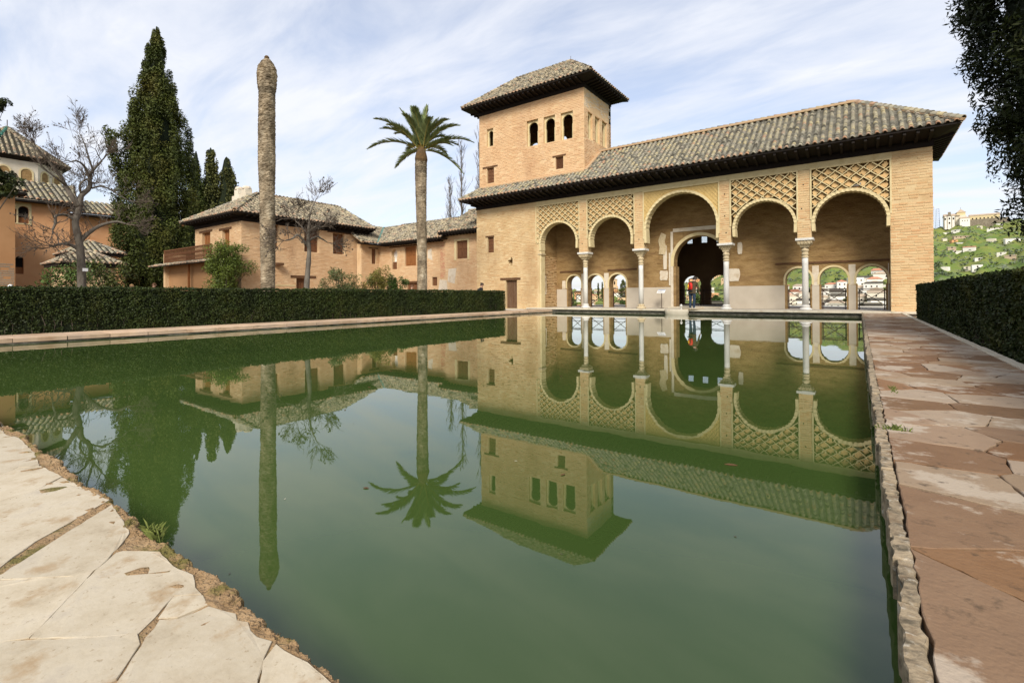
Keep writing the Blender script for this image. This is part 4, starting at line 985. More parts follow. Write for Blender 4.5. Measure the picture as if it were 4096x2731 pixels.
# balcony
BY0, BX0, BX1 = 14.25, -42.75, -34.9; BZ = hz(3.52)
MB().box(BX0, BX1, BY0, HY0-.002, BZ-.15, BZ).build('balcony_floor', M['beam'], hs)
bal = MB().box(BX0, BX1, BY0, BY0+.09, BZ+.92, BZ+1.0).build('balcony_rail', M['wood'], hs)
MB().box(BX0, BX1, BY0+.01, BY0+.08, BZ+.06, BZ+.12).build('rail', M['wood'], bal)
n = 46
blm = mesh_data('baluster', (MB().lathe([(.022,0),(.03,.2),(.02,.35),(.034,.5),(.02,.65),(.026,.80)], 0, 0, 6)).V[0], MB().lathe([(.022,0),(.03,.2),(.02,.35),(.034,.5),(.02,.65),(.026,.80)], 0, 0, 6).F, [M['wood']])
for i in range(n): link('baluster', blm, bal, 0, Matrix.Translation((BX0+.12+(BX1-BX0-.24)*i/(n-1), BY0+.045, BZ+.12)))
for x in (BX0+.05, BX1-.05): MB().box(x-.06, x+.06, BY0-.005, BY0+.1, BZ, BZ+1.02).build('post', M['wood'], bal)
MB().box(BX0-.4, BX0-.05, BY0+.1, HY0, -.1, BZ+.75).build('buttress', M['mortar_house'], hs)
wall('lower_wall', FY(BY0+.35), rect(BX0-.9, BX1, -.1, BZ-.16), [], .3, M['ochre'], hs)
brick_stuff('bricks', FY(BY0+.35), brick_list(BX0-.88, BX0-.2, .8, BZ-.5, [], seed=85, course=.1), M['brick_house'], hs)
MB().box(-38.62, -38.5, BY0+.05, BY0+.17, -.1, BZ-.2).build('porch_post', M['wood_shutter'], hs)
lean = [(-44.4, BY0-.45, hz(3.30)), (BX1+.05, BY0-.45, hz(3.30)), (BX1+.05, BY0+.02, BZ-.04), (-44.4, BY0+.02, BZ-.04)]
lr = roof_part('porch_roof', [lean], hs, .05); tile_slope(lean, .25, .22, lr, M['tile_pale'], rh, pans=False)
# roof
hx0, hx1, hy0, hy1 = HX0-.75, HX+.72, HY0-.75, HY1+.1; hez = hz(6.80)+.0; hrx = (hx0+hx1)/2; hrz = hez+2.25
hr0, hr1 = hy0+3.6, hy1-.6
pr_ = [(hx1,hy0,hez),(hx1,hy1,hez),(hrx,hr1,hrz),(hrx,hr0,hrz)]; pf_ = [(hx0,hy0,hez),(hx1,hy0,hez),(hrx,hr0,hrz)]
pl_ = [(hx0,hy1,hez),(hx0,hy0,hez),(hrx,hr0,hrz),(hrx,hr1,hrz)]; pb_ = [(hx1,hy1,hez),(hx0,hy1,hez),(hrx,hr1,hrz)]
hrf = roof_part('roof', [pr_, pf_, pl_, pb_], hs, .06)
tile_slope(pr_, .27, .27, hrf, M['tile_pale'], rh, indiv=200); tile_slope(pf_, .27, .27, hrf, M['tile_pale'], rh, indiv=100); tile_slope(pl_, .3, .3, hrf, M['tile_pale'], rh, pans=False); tile_slope(pb_, .3, .3, hrf, M['tile_pale'], rh, pans=False)
ridge_caps((hrx,hr0,hrz+.03),(hrx,hr1,hrz+.03), hrf, rh, .14, .34, M['tile_pale'], .2)
for a, b_ in (((hx0,hy0),hr0),((hx1,hy0),hr0),((hx1,hy1),hr1)): ridge_caps((a[0],a[1],hez+.03),(hrx,b_,hrz+.03), hrf, rh, .14, .34, M['tile'], .2)
eaves(hrf, hx0, hx1, hy0, hy1, HX0, HX, HY0, HY1, hez-.06, HT+.12, 'fr', .45)
ch = MB().box(-44.0, -41.5, 19.7, 20.3, 7.5, 9.55); ch.box(-43.6, -42.95, 19.72, 20.28, 9.55, 10.05); ch.box(-42.3, -41.65, 19.72, 20.28, 9.55, 9.95)
cho = ch.build('chimney', M['white_old'], hs)
for x, z in ((-43.27, 10.05), (-41.98, 9.95)): MB().lathe([(.36,z),(.38,z+.08),(.28,z+.24),(.05,z+.28)], x, 20.0, 8).build('chimney_cap', M['patch'], cho)

# ------------------------------------------------------------------ link wing between house and palace
wk = 1.027
wg = root('wing', (-28, 27.5, -.1), 'low brick wing with mossy tiled roof joining the garden house to the palace', 'wing')
WY = 26.7; FW = FY(WY)
zc = lambda z: .8+(z-.8)*wk
nichew = arch(-30.38*wk, .36, zc(3.0), zc(4.0), zc(4.62), 12, .05)
whs = [nichew, rect(-29.15*wk, -27.87*wk, zc(3.2), zc(4.72)), rect(-23.63*wk, -22.61*wk, zc(3.5), zc(4.78)), rect(-26.14*wk, -25.61*wk, zc(1.6), zc(2.25)), rect(-28.9*wk, -27.7*wk, -.05, zc(1.85))]
wall('wall', FW, rect(-33.1, -21.72, -.1, zc(5.05)), whs, .3, M['mortar_house'], wg)
MB().box(-25.5, -21.72, WY+.001, WY+.3, zc(5.05), zc(5.35)).build('wall_head', M['mortar_house'], wg)
patches = [[(-25.2,1.9),(-24.5,1.75),(-24.3,2.9),(-25.1,2.85)], [(-26.2,1.2),(-25.2,1.2),(-25.3,2.0),(-26.0,2.1)], [(-27.3,3.8),(-26.8,3.6),(-26.9,4.5),(-27.3,4.4)]]
bk = brick_list(-33.05, -21.74, 1.0, zc(5.0), whs+patches, seed=91, drop=.07, course=.1, pad=.04)
brick_stuff('bricks', FW, bk, M['brick_house'], wg)
for P in patches: wall('plaster_patch', FW, P, [], .03, M['patch'], wg, d0=-.012)
brick_stuff('bricks', FW, brick_list(-25.95, -25.45, 2.2, 4.9, [], seed=92, drop=.0, course=.1), M['redtile'], wg)
FLK = FX(-33.1)
slt = rect(23.89*1.085-.02, 24.25*1.085+.02, 3.55, 4.82)
wall('link_wall', FLK, rect(24.85, WY, -.1, 5.2), [slt], .3, M['mortar_house'], wg)
brick_stuff('bricks', FLK, brick_list(24.87, WY-.02, 1.0, 4.95, [slt], seed=93, course=.1), M['brick_house'], wg)
flat_part('window_shutter', FLK, slt[0][0], slt[1][0], 3.552, 4.818, .1, .14, M['wood'], wg); flat_part('lintel', FLK, slt[0][0]-.3, slt[1][0]+.2, 4.83, 4.92, -.03, .2, M['beam'], wg)
MB().box(-33.7, -33.12, 24.86, 25.2, -.1, 5.2).build('link_wall', M['mortar_house'], wg)
def wr(i): P = whs[i]; return P[0][0], P[1][0], P[0][1], P[2][1]
a = wr(1); shutter(FW, a[0], a[1], a[2], a[3], wg, M['wood_shutter'], (-30.94*wk, -27.6*wk, a[3]+.01, a[3]+.12), .14, (2, 2), 'window_shutter')
a = wr(2); shutter(FW, a[0], a[1], a[2], a[3], wg, M['wood'], None, .1, (2, 2), 'window_shutter')
for (q0, q1, q2, q3) in ((a[0]-.22, a[0]-.02, a[2]-.1, a[3]+.15), (a[1]+.02, a[1]+.2, a[2]-.1, a[3]+.15), (a[0]-.02, a[1]+.02, a[3]+.01, a[3]+.15)): flat_part('window_surround', FW, q0, q1, q2, q3, -.03, .02, M['plaster'], wg)
a = wr(3); flat_part('window_shutter', FW, a[0], a[1], a[2], a[3], .1, .14, M['wood'], wg)
flat_part('door', FW, -28.9*wk, -27.7*wk, -.05, zc(1.85), .12, .16, M['wood'], wg); flat_part('lintel', FW, -29.0*wk, -27.6*wk, zc(1.86), zc(2.0), -.03, .2, M['beam'], wg)
nb = flat_part('niche_back', FW, -30.38*wk-.4, -30.38*wk+.4, zc(3.0), zc(4.65), .301, .33, M['white'], wg)
flat_part('niche_grille', FW, -30.38*wk-.3, -30.38*wk+.3, zc(3.0), zc(3.6), .12, .15, M['wood'], wg)
wey = WY-.72; wez = zc(5.05)+.05
wf = [(-32.45, wey, wez), (-25.2, wey, wez), (-25.2, 29.6, zc(7.05)), (-32.45-3.6, 29.6, zc(7.05))]
wf2 = [(-25.55, wey, wez+.36), (-21.55, wey, wez+.36), (-21.55, 29.6, zc(7.3)+.2), (-25.55, 29.6, zc(7.3)+.2)]
wa = [(-32.45, 24.5, wez), (-32.45, wey, wez), (-36.05, 29.6, zc(7.05)), (-36.05, 24.5, zc(7.05))]
wrf = roof_part('roof', [wf, wf2, wa], wg, .06)
tile_slope(wf, .27, .25, wrf, M['tile_pale'], rh, indiv=150); tile_slope(wf2, .27, .25, wrf, M['tile_pale'], rh, indiv=100); tile_slope(wa, .27, .25, wrf, M['tile_pale'], rh, indiv=50)
MB().bar((-32.42, wey+.0, wez+.05), (-36.0, 29.55, zc(7.05)+.05), .16, .08).build('valley_tiles', M['glazed'], wrf)
ridge_caps((-33.5, 29.6, zc(7.05)), (-25.2, 29.6, zc(7.05)), wrf, rh, .14, .34, M['tile_pale'], .2); ridge_caps((-25.55, 29.6, zc(7.3)+.22), (-21.6, 29.6, zc(7.3)+.22), wrf, rh, .14, .34, M['tile_pale'], .2)
ridge_caps((-32.4, 24.5, wez+.02), (-36.05, 24.5, zc(7.05)+.02), wrf, rh, .14, .34, M['tile_pale'], .2)
MB().add([(-25.56,wey,wez-.1),(-25.56,wey,wez+.34),(-25.56,29.6,zc(7.3)+.18),(-25.56,29.6,zc(7.05)-.1),(-25.5,wey,wez-.1),(-25.5,wey,wez+.34),(-25.5,29.6,zc(7.3)+.18),(-25.5,29.6,zc(7.05)-.1)], [BOXF]).build('roof_end', M['mortar_house'], wg, fix=True)
MB().box(-35.5, -21.72, 28.8, 29.2, -.1, 6.6).build('back_wall', M['mortar_house'], wg)
gable = [(-33.0, 28.0, 6.6), (-31.0, 27.4, 5.9), (-31.6, 29.6, 7.8), (-34.0, 29.6, 7.9)]
sf = MB(); sf.add([(-32.45,wey,wez-.06),(-25.2,wey,wez-.06),(-25.2,WY,wez-.02),(-33.1,WY,wez-.02),(-32.45,wey,wez-.12),(-25.2,wey,wez-.12),(-25.2,WY,wez-.1),(-33.1,WY,wez-.1)], [BOXF])
sf.add([(-25.55,wey,wez+.3),(-21.72,wey,wez+.3),(-21.72,WY,wez+.34),(-25.55,WY,wez+.34),(-25.55,wey,wez+.24),(-21.72,wey,wez+.24),(-21.72,WY,wez+.26),(-25.55,WY,wez+.26)], [BOXF])
sf.add([(-32.45,24.5,wez-.06),(-32.45,wey,wez-.06),(-33.1,WY,wez-.02),(-33.1,24.5,wez-.02),(-32.45,24.5,wez-.12),(-32.45,wey,wez-.12),(-33.1,WY,wez-.1),(-33.1,24.5,wez-.1)], [BOXF])
sfo = sf.build('soffit', M['wood_dark'], wrf)
for i in range(34):
    x = -32.2+i*.31; zt = wez-.15+(.34 if x > -25.4 else 0); MB().box(x-.04, x+.04, wey+.04, WY, zt-.08, zt).build('rafter', M['wood_dark'], sfo)

# ------------------------------------------------------------------ far left buildings
op = root('orange_palace', (-80, 12, -.1), 'orange plastered palace building with grey tiled roofs at the far left', 'palace')
FO = FX(-75)
ow = [arch(11.72, .42, 9.15, 10.4, 11.05, 14), arch(11.05, .12, 9.15, 10.3, 10.7, 8), arch(11.4, .32, 3.55, 5.0, 5.5, 12)]
wall('wall', FO, rect(-6, 15.6, -.1, 11.75), ow, .5, M['orange'], op)
wall('wall', FX(-75.3), rect(15.6, 32, -.1, 10.9), [], .5, M['orange'], op)
for P in ow: flat_part('window', FO, min(p[0] for p in P)-.05, max(p[0] for p in P)+.05, P[0][1]-.02, max(p[1] for p in P)+.05, .35, .4, M['black'], op)
wall('window_surround', FO, rect(10.85, 12.35, 9.05, 11.4), ow[:2], .05, M['plaster'], op, d0=-.04)
flat_part('window_panel', FO, 11.3, 12.14, 9.15, 9.8, .2, .25, M['wood_shutter'], op); flat_part('window_panel', FO, 11.08, 11.72, 3.55, 4.3, .2, .25, M['wood_shutter'], op)
e1 = [(-74.1,-6,11.85),(-74.1,15.9,11.85),(-80.5,17,14.9),(-80.5,-6,14.9)]
e2 = [(-74.4,15.3,10.95),(-74.4,32,10.95),(-80.5,32,12.9),(-80.5,17.0,14.9)]
e2 = [(-74.4,15.3,10.95),(-74.4,23.5,10.95),(-79.5,23.5,13.1),(-79.5,15.3,13.1)]
ro = random.Random(44)
orf = roof_part('roof', [e1, e2], op, .1); tile_slope(e1, .5, .42, orf, M['tile'], ro, pans=False); tile_slope(e2, .5, .42, orf, M['tile'], ro, pans=False)
ridge_caps((-74.1,15.9,11.95),(-80.5,17,15.0), orf, ro, .2, .5, M['tile'], .3)
MB().box(-76, -74.05, -6, 15.8, 11.5, 11.72).build('soffit', M['wood_dark'], orf); MB().box(-76, -74.3, 15.7, 23.5, 10.6, 10.82).build('soffit', M['wood_dark'], orf)
MB().box(-79.4, -78.6, 21.5, 25, 10, 12.2).build('wall', M['orange'], op)
e3 = [(-78.2,21.0,12.4),(-78.2,26,12.4),(-81,26,13.6),(-81,21.0,13.6)]; r3_ = roof_part('roof', [e3], op, .1); tile_slope(e3, .5, .42, r3_, M['tile'], ro, pans=False)
# front block
fb = root('ochre_block', (-66, 4, -.1), 'brown ochre building block with tiled eave at the left edge of the view', 'building')
wall('wall', FX(-62), rect(-14, 9.15, -.1, 10.2), [], .4, M['ochre'], fb); MB().box(-74.9, -62.4, 8.75, 9.15, -.1, 10.2).build('wall', M['ochre'], fb)
brick_stuff('bricks', FX(-62), brick_list(-3, 9.1, .6, 4.1, [], seed=95, course=.2, bl=.5, bh=.12), M['stonewall'], fb)
e4 = [(-61.2,-14,10.55),(-61.2,9.9,10.55),(-66.5,9.9,13.0),(-66.5,-14,13.0)]
frf = roof_part('roof', [e4], fb, .1); tile_slope(e4, .45, .4, frf, M['tile'], ro, pans=False); MB().box(-63, -61.3, -14, 9.85, 10.25, 10.42).build('soffit', M['wood_dark'], frf)
# lantern tower
lt = root('lantern_tower', (-91, 12.7, 0), 'white octagonal lantern tower with pyramid tile roof at the far left', 'tower')
def octo(cx, cy, ap, z, rot=0):
    Rr = ap/math.cos(math.pi/8); return [(cx+Rr*math.cos(math.pi/8+math.pi/4*i+rot), cy+Rr*math.sin(math.pi/8+math.pi/4*i+rot), z) for i in range(8)]
b0 = octo(-91, 12.7, 5, -.1); b1 = octo(-91, 12.7, 5, 18.6)
MB().add(b0+b1, [A([(i, (i+1) % 8, (i+1) % 8+8, i+8) for i in range(8)])]).build('wall', M['white_old'], lt)
for i in range(8):
    p = Vector(b1[i]); q = Vector(b1[(i+1) % 8]); mid = (p+q)/2; nn = Vector((mid.x+91, mid.y-12.7, 0)).normalized(); t = (q-p).normalized()
    for s in (-1.0, 1.0):
        frm = lambda u, z, d, mid=mid, t=t, nn=nn, s=s: tuple(mid+t*(u+s)-nn*d+Vector((0,0,z-18.6)))
        wall('window', frm, arch(0, .5, 15.9, 16.7, 17.3, 10), [], .2, M['backwall'], lt, d0=-.02)
        wall('window_moulding', frm, arch(0, .68, 15.8, 16.7, 17.5, 10), [arch(0, .51, 15.85, 16.7, 17.32, 10)], .2, M['plaster'], lt, d0=-.08)
le = octo(-91, 12.7, 5.8, 18.75); ap = (-91, 12.7, 23.4)
lrf = roof_part('roof', [[le[i], le[(i+1) % 8], ap] for i in range(8)], lt, .12)
for i in (6, 7, 0, 1, 2): tile_slope([le[i], le[(i+1) % 8], ap], .5, .45, lrf, M['tile_pale'], ro, pans=False)
for i in range(8): ridge_caps(Vector(le[i])+Vector((0,0,.05)), Vector(ap)+Vector((0,0,.05)), lrf, ro, .2, .5, M['glazed'] if i in (7, 5) else M['tile_pale'], .3)
MB().add(octo(-91, 12.7, 5.7, 18.62)+octo(-91, 12.7, 5.0, 18.3), [A([(i, (i+1) % 8, (i+1) % 8+8, i+8) for i in range(8)])]).build('soffit', M['wood_dark'], lrf)
MB().tube([ap, (ap[0], ap[1], ap[2]+1.0)], .05, 6).build('finial', M['iron'], lrf)
# two small pavilions in front
def pavilion(name, label, x, y0, y1, wz, ez, rz, dep, m, tm):
    g = root(name, (x, (y0+y1)/2, -.1), label, 'pavilion'); o = .5
    MB().box(x-dep, x, y0+o, y1-o, -.1, wz).build('wall', m, g)
    P = [(x+o,y0,ez),(x+o,y1,ez),(x-dep/2,y1-dep*.35,rz),(x-dep/2,y0+dep*.35,rz)]; Q = [(x-dep-o,y0,ez),(x+o,y0,ez),(x-dep/2,y0+dep*.35,rz)]; T = [(x+o,y1,ez),(x-dep-o,y1,ez),(x-dep/2,y1-dep*.35,rz)]
    U = [(x-dep-o,y1,ez),(x-dep-o,y0,ez),(x-dep/2,y0+dep*.35,rz),(x-dep/2,y1-dep*.35,rz)]
    f = roof_part('roof', [P, Q, T, U], g, .08); tile_slope(P, .36, .32, f, tm, ro, pans=False); tile_slope(Q, .36, .32, f, tm, ro, pans=False)
    ridge_caps(P[3], P[2], f, ro, .16, .4, tm, .25); ridge_caps(P[0], P[3], f, ro, .16, .4, tm, .25); ridge_caps(P[1], P[2], f, ro, .16, .4, tm, .25)
    MB().box(x-dep-.3, x+.4, y0+.1, y1-.1, ez-.25, ez-.1).build('soffit', M['wood_dark'], f)
    return g
pavilion('pavilion', 'small orange pavilion with grey tiled hip roof behind the bare tree', -55, 11.4, 15.2, 4.6, 4.85, 6.05, 5, M['orange'], M['tile'])
pavilion('pavilion', 'low pavilion with pale tiled roof standing in shrubs behind the bare tree', -48, 9.2, 13.2, 3.2, 3.5, 4.5, 4, M['mortar_house'], M['tile_pale'])

# ------------------------------------------------------------------ foliage tools
def cards(P, N_, size, r, flat=.55, asp=.6):
    """one small bent leaf quad per point, roughly facing the given normal."""
    n = len(P); k = r.normal(size=(n, 3)); N2 = N_*flat+k*(1-flat); N2 /= np.linalg.norm(N2, axis=1)[:, None]+1e-9
    t = np.cross(N2, r.normal(size=(n, 3))); t /= np.linalg.norm(t, axis=1)[:, None]+1e-9
    b = np.cross(N2, t); s = (size*r.uniform(.6, 1.3, n))[:, None]
    V = np.stack([P-t*s, P+b*s*asp, P+t*s, P-b*s*asp], 1).reshape(-1, 3)
    F = np.arange(4*n).reshape(n, 4); rn = np.repeat(r.random(n), 4)
    return V, F, rn
def leaf_obj(name, P, N_, size, m, parent, r, flat=.55, asp=.6, rn_base=None):
    V, F, rn = cards(P, N_, size, r, flat, asp)
    if rn_base is not None: rn = np.clip(np.repeat(rn_base, 4)*.7+rn*.3, 0, 1)
    return link(name, mesh_data(name, V, [F], [m], None, False, rn), parent)
def vnoise(P, sc, seed):
    rr = np.random.default_rng(seed); o = np.zeros(len(P))
    for k in range(5):
        w = rr.normal(size=3)*sc*(1.7**k)*.6; o += np.sin(P@w+rr.uniform(0, 6.28))/(1.25**k)
    return o/2.6
def hedge(name, label, x0, x1, y0, y1, z0, z1, m, face, r, dens, size, ncrop=None):
    g = root(name, ((x0+x1)/2, (y0+y1)/2, z0), label, 'hedge')
    MB().box(x0+.07, x1-.07, y0+.07, y1-.07, z0-.03, z1-.07).build('core', M['core'], g)
    parts = []
    def pts(n): return r.random((n, 2))
    L, H, Wd = y1-y0, z1-z0, x1-x0
    specs = [(face, 1.0, L*H), ('top', .9, L*Wd), ('n', .8, Wd*H), ('s', .8, Wd*H), ('other', .35, L*H)]
    P, N_ = [], []
    for kind, f, area in specs:
        n = int(area*dens*f); q = pts(n)
        if kind in ('+x', '-x', 'other'):
            kx = kind if kind != 'other' else ('-x' if face == '+x' else '+x')
            xx = x1 if kx == '+x' else x0; sg = 1 if kx == '+x' else -1
            p = np.stack([np.full(n, xx), y0+q[:, 0]*L, z0+q[:, 1]*H], 1); nn = np.tile([sg, 0, .25], (n, 1))
        elif kind == 'top': p = np.stack([x0+q[:, 0]*Wd, y0+q[:, 1]*L, np.full(n, z1)], 1); nn = np.tile([0, 0, 1.], (n, 1))
        else:
            yy = y1 if kind == 'n' else y0; p = np.stack([x0+q[:, 0]*Wd, np.full(n, yy), z0+q[:, 1]*H], 1); nn = np.tile([0, 1. if kind == 'n' else -1., .2], (n, 1))
        P.append(p); N_.append(nn)
    P = np.concatenate(P); N_ = N_.copy() if False else np.concatenate(N_)
    w = vnoise(P, 6, 5)*.5+vnoise(P, 17, 6)*.5+vnoise(P, 1.2, 8)*.5
    P = P+N_*(w*.038-.012+r.normal(size=len(P))*.012)[:, None]
    sh_ = (N_[:, 2] > .9) & (vnoise(P, 5, 11) > .25) & (r.random(len(P)) < .12); P[sh_, 2] += r.random(sh_.sum())*.055
    keep = w+r.normal(size=len(P))*.5 > -1.1
    bare = (P[:, 2] < z0+.28*H) & (vnoise(P, 3.5, 9) > .35) & (r.random(len(P)) < .75)
    keep &= ~bare
    leaf_obj('foliage', P[keep], N_[keep], size, m, g, r, .45, rn_base=np.clip(.5+w[keep]*.35, 0, 1))
    st = MB()
    for i in range(int(L/.22)):
        y = y0+.1+i*.22+r.uniform(-.08, .08); xx = (x1-.06 if face == '+x' else x0+.06)
        st.tube([(xx, y, z0-.02), (xx+r.uniform(-.03, .03), y+r.uniform(-.05, .05), z0+.25), (xx, y+r.uniform(-.1, .1), z0+.5)], [.012, .01, .006], 4)
    stuff(st.build('stems', M['twig'], g))
    return g
rv = np.random.default_rng(5)
hedge('hedge', 'long clipped dark green hedge on the far left side of the pool', -17.5, -16.52, -6, 22.3, -.1, 1.085, M['leaf_hedge'], '+x', rv, 2400, .026)
hedge('hedge', 'shaded clipped hedge beside the red stone path on the right', 1.5, 2.5, -2.5, 20.2, -.1, 1.07, M['leaf_hedge_dark'], '-x', rv, 2600, .025)

def crown(P_lobes, per, size, r, m, parent, name='crown', flat=.5, asp=.6):
    """P_lobes: (x,y,z, rx,rz) clumps."""
    PP, NN, RB = [], [], []
    for (x, y, z, rx, rz) in P_lobes:
        d = r.normal(size=(per, 3)); d /= np.linalg.norm(d, axis=1)[:, None]
        rad = r.random(per)**.35
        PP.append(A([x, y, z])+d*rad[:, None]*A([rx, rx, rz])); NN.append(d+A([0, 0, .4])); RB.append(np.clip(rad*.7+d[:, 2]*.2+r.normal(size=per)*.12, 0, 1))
    return leaf_obj(name, np.concatenate(PP), np.concatenate(NN), size, m, parent, r, flat, asp, np.concatenate(RB))
def cypress(name, label, x, y, prof, r, nl, per, size, m, lobe=(.55, 1.3), extra=(), zb=-.1, group=None, core=0, asp=.5):
    """prof: list (z, radius)."""
    g = root(name, (x, y, zb), label, 'tree', group)
    MB().tube([(x, y, zb), (x, y, prof[0][0]+1), (x, y, (prof[0][0]+prof[-1][0])/2), (x, y, prof[-1][0]*.93)], [.35, .3, .2, .04], 8).build('trunk', M['bark_dark'], g)
    zs = [p[0] for p in prof]; rads = [p[1] for p in prof]; L = []
    for k in range(nl):
        while True:
            z = r.uniform(zs[0], zs[-1])
            if r.random() < .25+.75*np.interp(z, zs, rads)/max(rads): break
        R_ = np.interp(z, zs, rads); t = r.uniform(0, 6.283); q = R_*(r.random()**.4)
        s = min(1, .35+R_/max(rads)); L.append((x+q*math.cos(t), y+q*math.sin(t), z-lobe[1]*.2, lobe[0]*s*r.uniform(.7, 1.3), lobe[1]*s*r.uniform(.7, 1.3)))
    L += list(extra)
    if core: MB().lathe([(.05, zs[0])]+[(q*core, z+.15) for z, q in prof], x, y, 24).build('crown_core', M['core'], g, True)  # solid dark core added inside to fill the crown
    crown(L, per, size, r, m, g, asp=asp); return g
cx, cy = -60, 19.4
ex = [(cx-.2+rv.normal()*.35, cy-2.6-1.5*t+rv.normal()*.3, 13+t*4.3, .5, .8) for t in np.linspace(0, 1, 12)]+[(cx+rv.normal()*.3, cy-1.7+rv.normal()*.25, 15+t*4.7, .45, .8) for t in np.linspace(0, 1, 10)]
ex += [(cx, cy+3.0+rv.normal()*.2, 14+t*5, .4, .8) for t in np.linspace(0, 1, 8)]
cypress('cypress_tree', 'tallest dark cypress tree, pointed, standing left of the garden house', cx, cy, [(.8, 2.6), (4, 3.5), (8, 3.7), (12, 3.6), (16, 3.0), (20, 2.3), (25, 1.2), (28, .5), (29.3, .12)], rv, 620, 210, .125, M['cypress'], extra=ex, core=.5, asp=.42)
for yy, zt, rad, lab, mm in ((27.7, 20.3, 1.0, 'narrow dark cypress close beside the tallest cypress', 'cypress'), (29.5, 21.2, 1.35, 'olive green cypress column, left twin of the two behind the roof', 'cypress_olive'), (31.2, 20.2, 1.8, 'olive green cypress column, right twin of the two nearest the chimney', 'cypress_olive')):
    cypress('cypress_tree', lab, -72+(.8 if 'right' in lab else 0), yy, [(1, rad*1.3), (8, rad*1.5), (13, rad*1.2), (zt-5, rad*.8), (zt-2, rad*.55), (zt-.5, rad*.3), (zt, .08)], rv, 230, 100, .15, M[mm], lobe=(.45, 1.2), core=.6)
# big cypress at right, branches over the hedge
cypress('cypress_tree', 'huge dark cypress with ragged edge overhanging the hedge at right', 3.86, 10.6, [(1.15, 1.4), (1.6, 1.8), (2.6, 2.05), (3.6, 2.25), (5.4, 2.45), (7.5, 2.36), (10, 2.2), (13, 1.4), (15.5, .2)], rv, 1700, 280, .048, M['cypress_dark'], lobe=(.25, .36), core=.8, asp=.28)

# ------------------------------------------------------------------ palms
def palm_trunk(x, y, prof, r, parent, m, name='trunk', dz=.055, dark=()):
    V, F, rn = [], [], []; n = 26; zs = np.arange(prof[0][0], prof[-1][0], dz); k = 0
    for i, z in enumerate(zs):
        R_ = np.interp(z, [p[0] for p in prof], [p[1] for p in prof]); cxo = .03*math.sin(z*.7)
        for zz_, rr_ in ((z, R_*.955), (z+dz*.75, R_*1.03), (z+dz*.98, R_*.97)):
            for j in range(n):
                t = 2*math.pi*j/n; jag = r.uniform(-.022, .022)*R_/.3*.6; hz_ = r.uniform(-.012, .012)
                V.append((x+cxo+(rr_+jag)*math.cos(t), y+(rr_+jag)*math.sin(t), zz_+hz_)); rn.append(max(0., min(1., (r.random()*.5+.5*math.sin(z*1.9+1+.8*math.sin(j*.7))**2)*(.12 if any(a < z < b for a, b in dark) else 1))))
    rows = len(zs)*3
    F = A([(i*n+j, i*n+(j+1) % n, (i+1)*n+(j+1) % n, (i+1)*n+j) for i in range(rows-1) for j in range(n)])
    return link(name, mesh_data(name, V, [F, [(rows-1)*n+j for j in range(n)]], [m], None, False, rn), parent)
dp = root('dead_palm', (-19.7, 10.2, -.1), 'tall headless palm trunk with bulging capped top behind the hedge', 'palm tree')
rq = random.Random(55)
palm_trunk(-19.7, 10.2, [(-.1,.28),(1.5,.265),(3.5,.29),(5,.285),(6.3,.325),(8,.315),(9.2,.305),(9.3,.34),(9.45,.35),(9.9,.375),(10.15,.35),(10.38,.24),(10.55,.10)], rq, dp, M['palm_trunk'], dark=((9.05, 9.32), (8.1, 8.2)))
MB().lathe([(.1,10.52),(.085,10.6),(.10,10.66),(.06,10.72)], -19.7, 10.2, 9).build('stump', M['palm_dark'], dp)
lp = root('palm_tree', (-19.07, 18.2, -.1), 'living palm with arching green fronds in front of the low wing', 'palm tree')
palm_trunk(-19.07, 18.2, [(-.1,.29),(1.3,.265),(3,.25),(5.4,.275),(6.8,.30),(7.4,.315),(8.2,.31),(8.6,.24),(8.75,.12)], rq, lp, M['palm_trunk'], dark=((7.35, 7.75), (8.1, 9)))
MB().lathe([(.30,8.0),(.34,8.15),(.31,8.35),(.22,8.7),(.1,8.85)], -19.07, 18.2, 14).build('crown_boot', M['palm_dark'], lp)
IMR = Vector((math.cos(YAW), math.sin(YAW), 0)); IMF = Vector((-math.sin(YAW), math.cos(YAW), 0))
PB = Vector((-19.07, 18.2, 8.62)); sc_ = 25.9/1929/4.126
tips = [(160,850,.2),(340,440,-.6),(440,400,.7),(620,600,-1.2),(600,1140,.5),(690,170,.3),(935,250,-.6),(975,265,.9),(1185,195,-.3),(1245,345,1.1),(1680,450,.4),(1690,590,-.9),(1910,740,.3),(1600,880,-.6),(1740,1250,.5),(760,560,1.3),(1450,560,1.4),(880,480,-1.6),(1300,520,-1.5),(700,760,1.9),(1400,800,1.8),(820,330,.8),(1320,300,.6),(560,520,1.0),(1560,520,-1.2),(1010,330,-1.3),(1100,260,.6),(480,640,-1.0),(1620,700,1.2)]
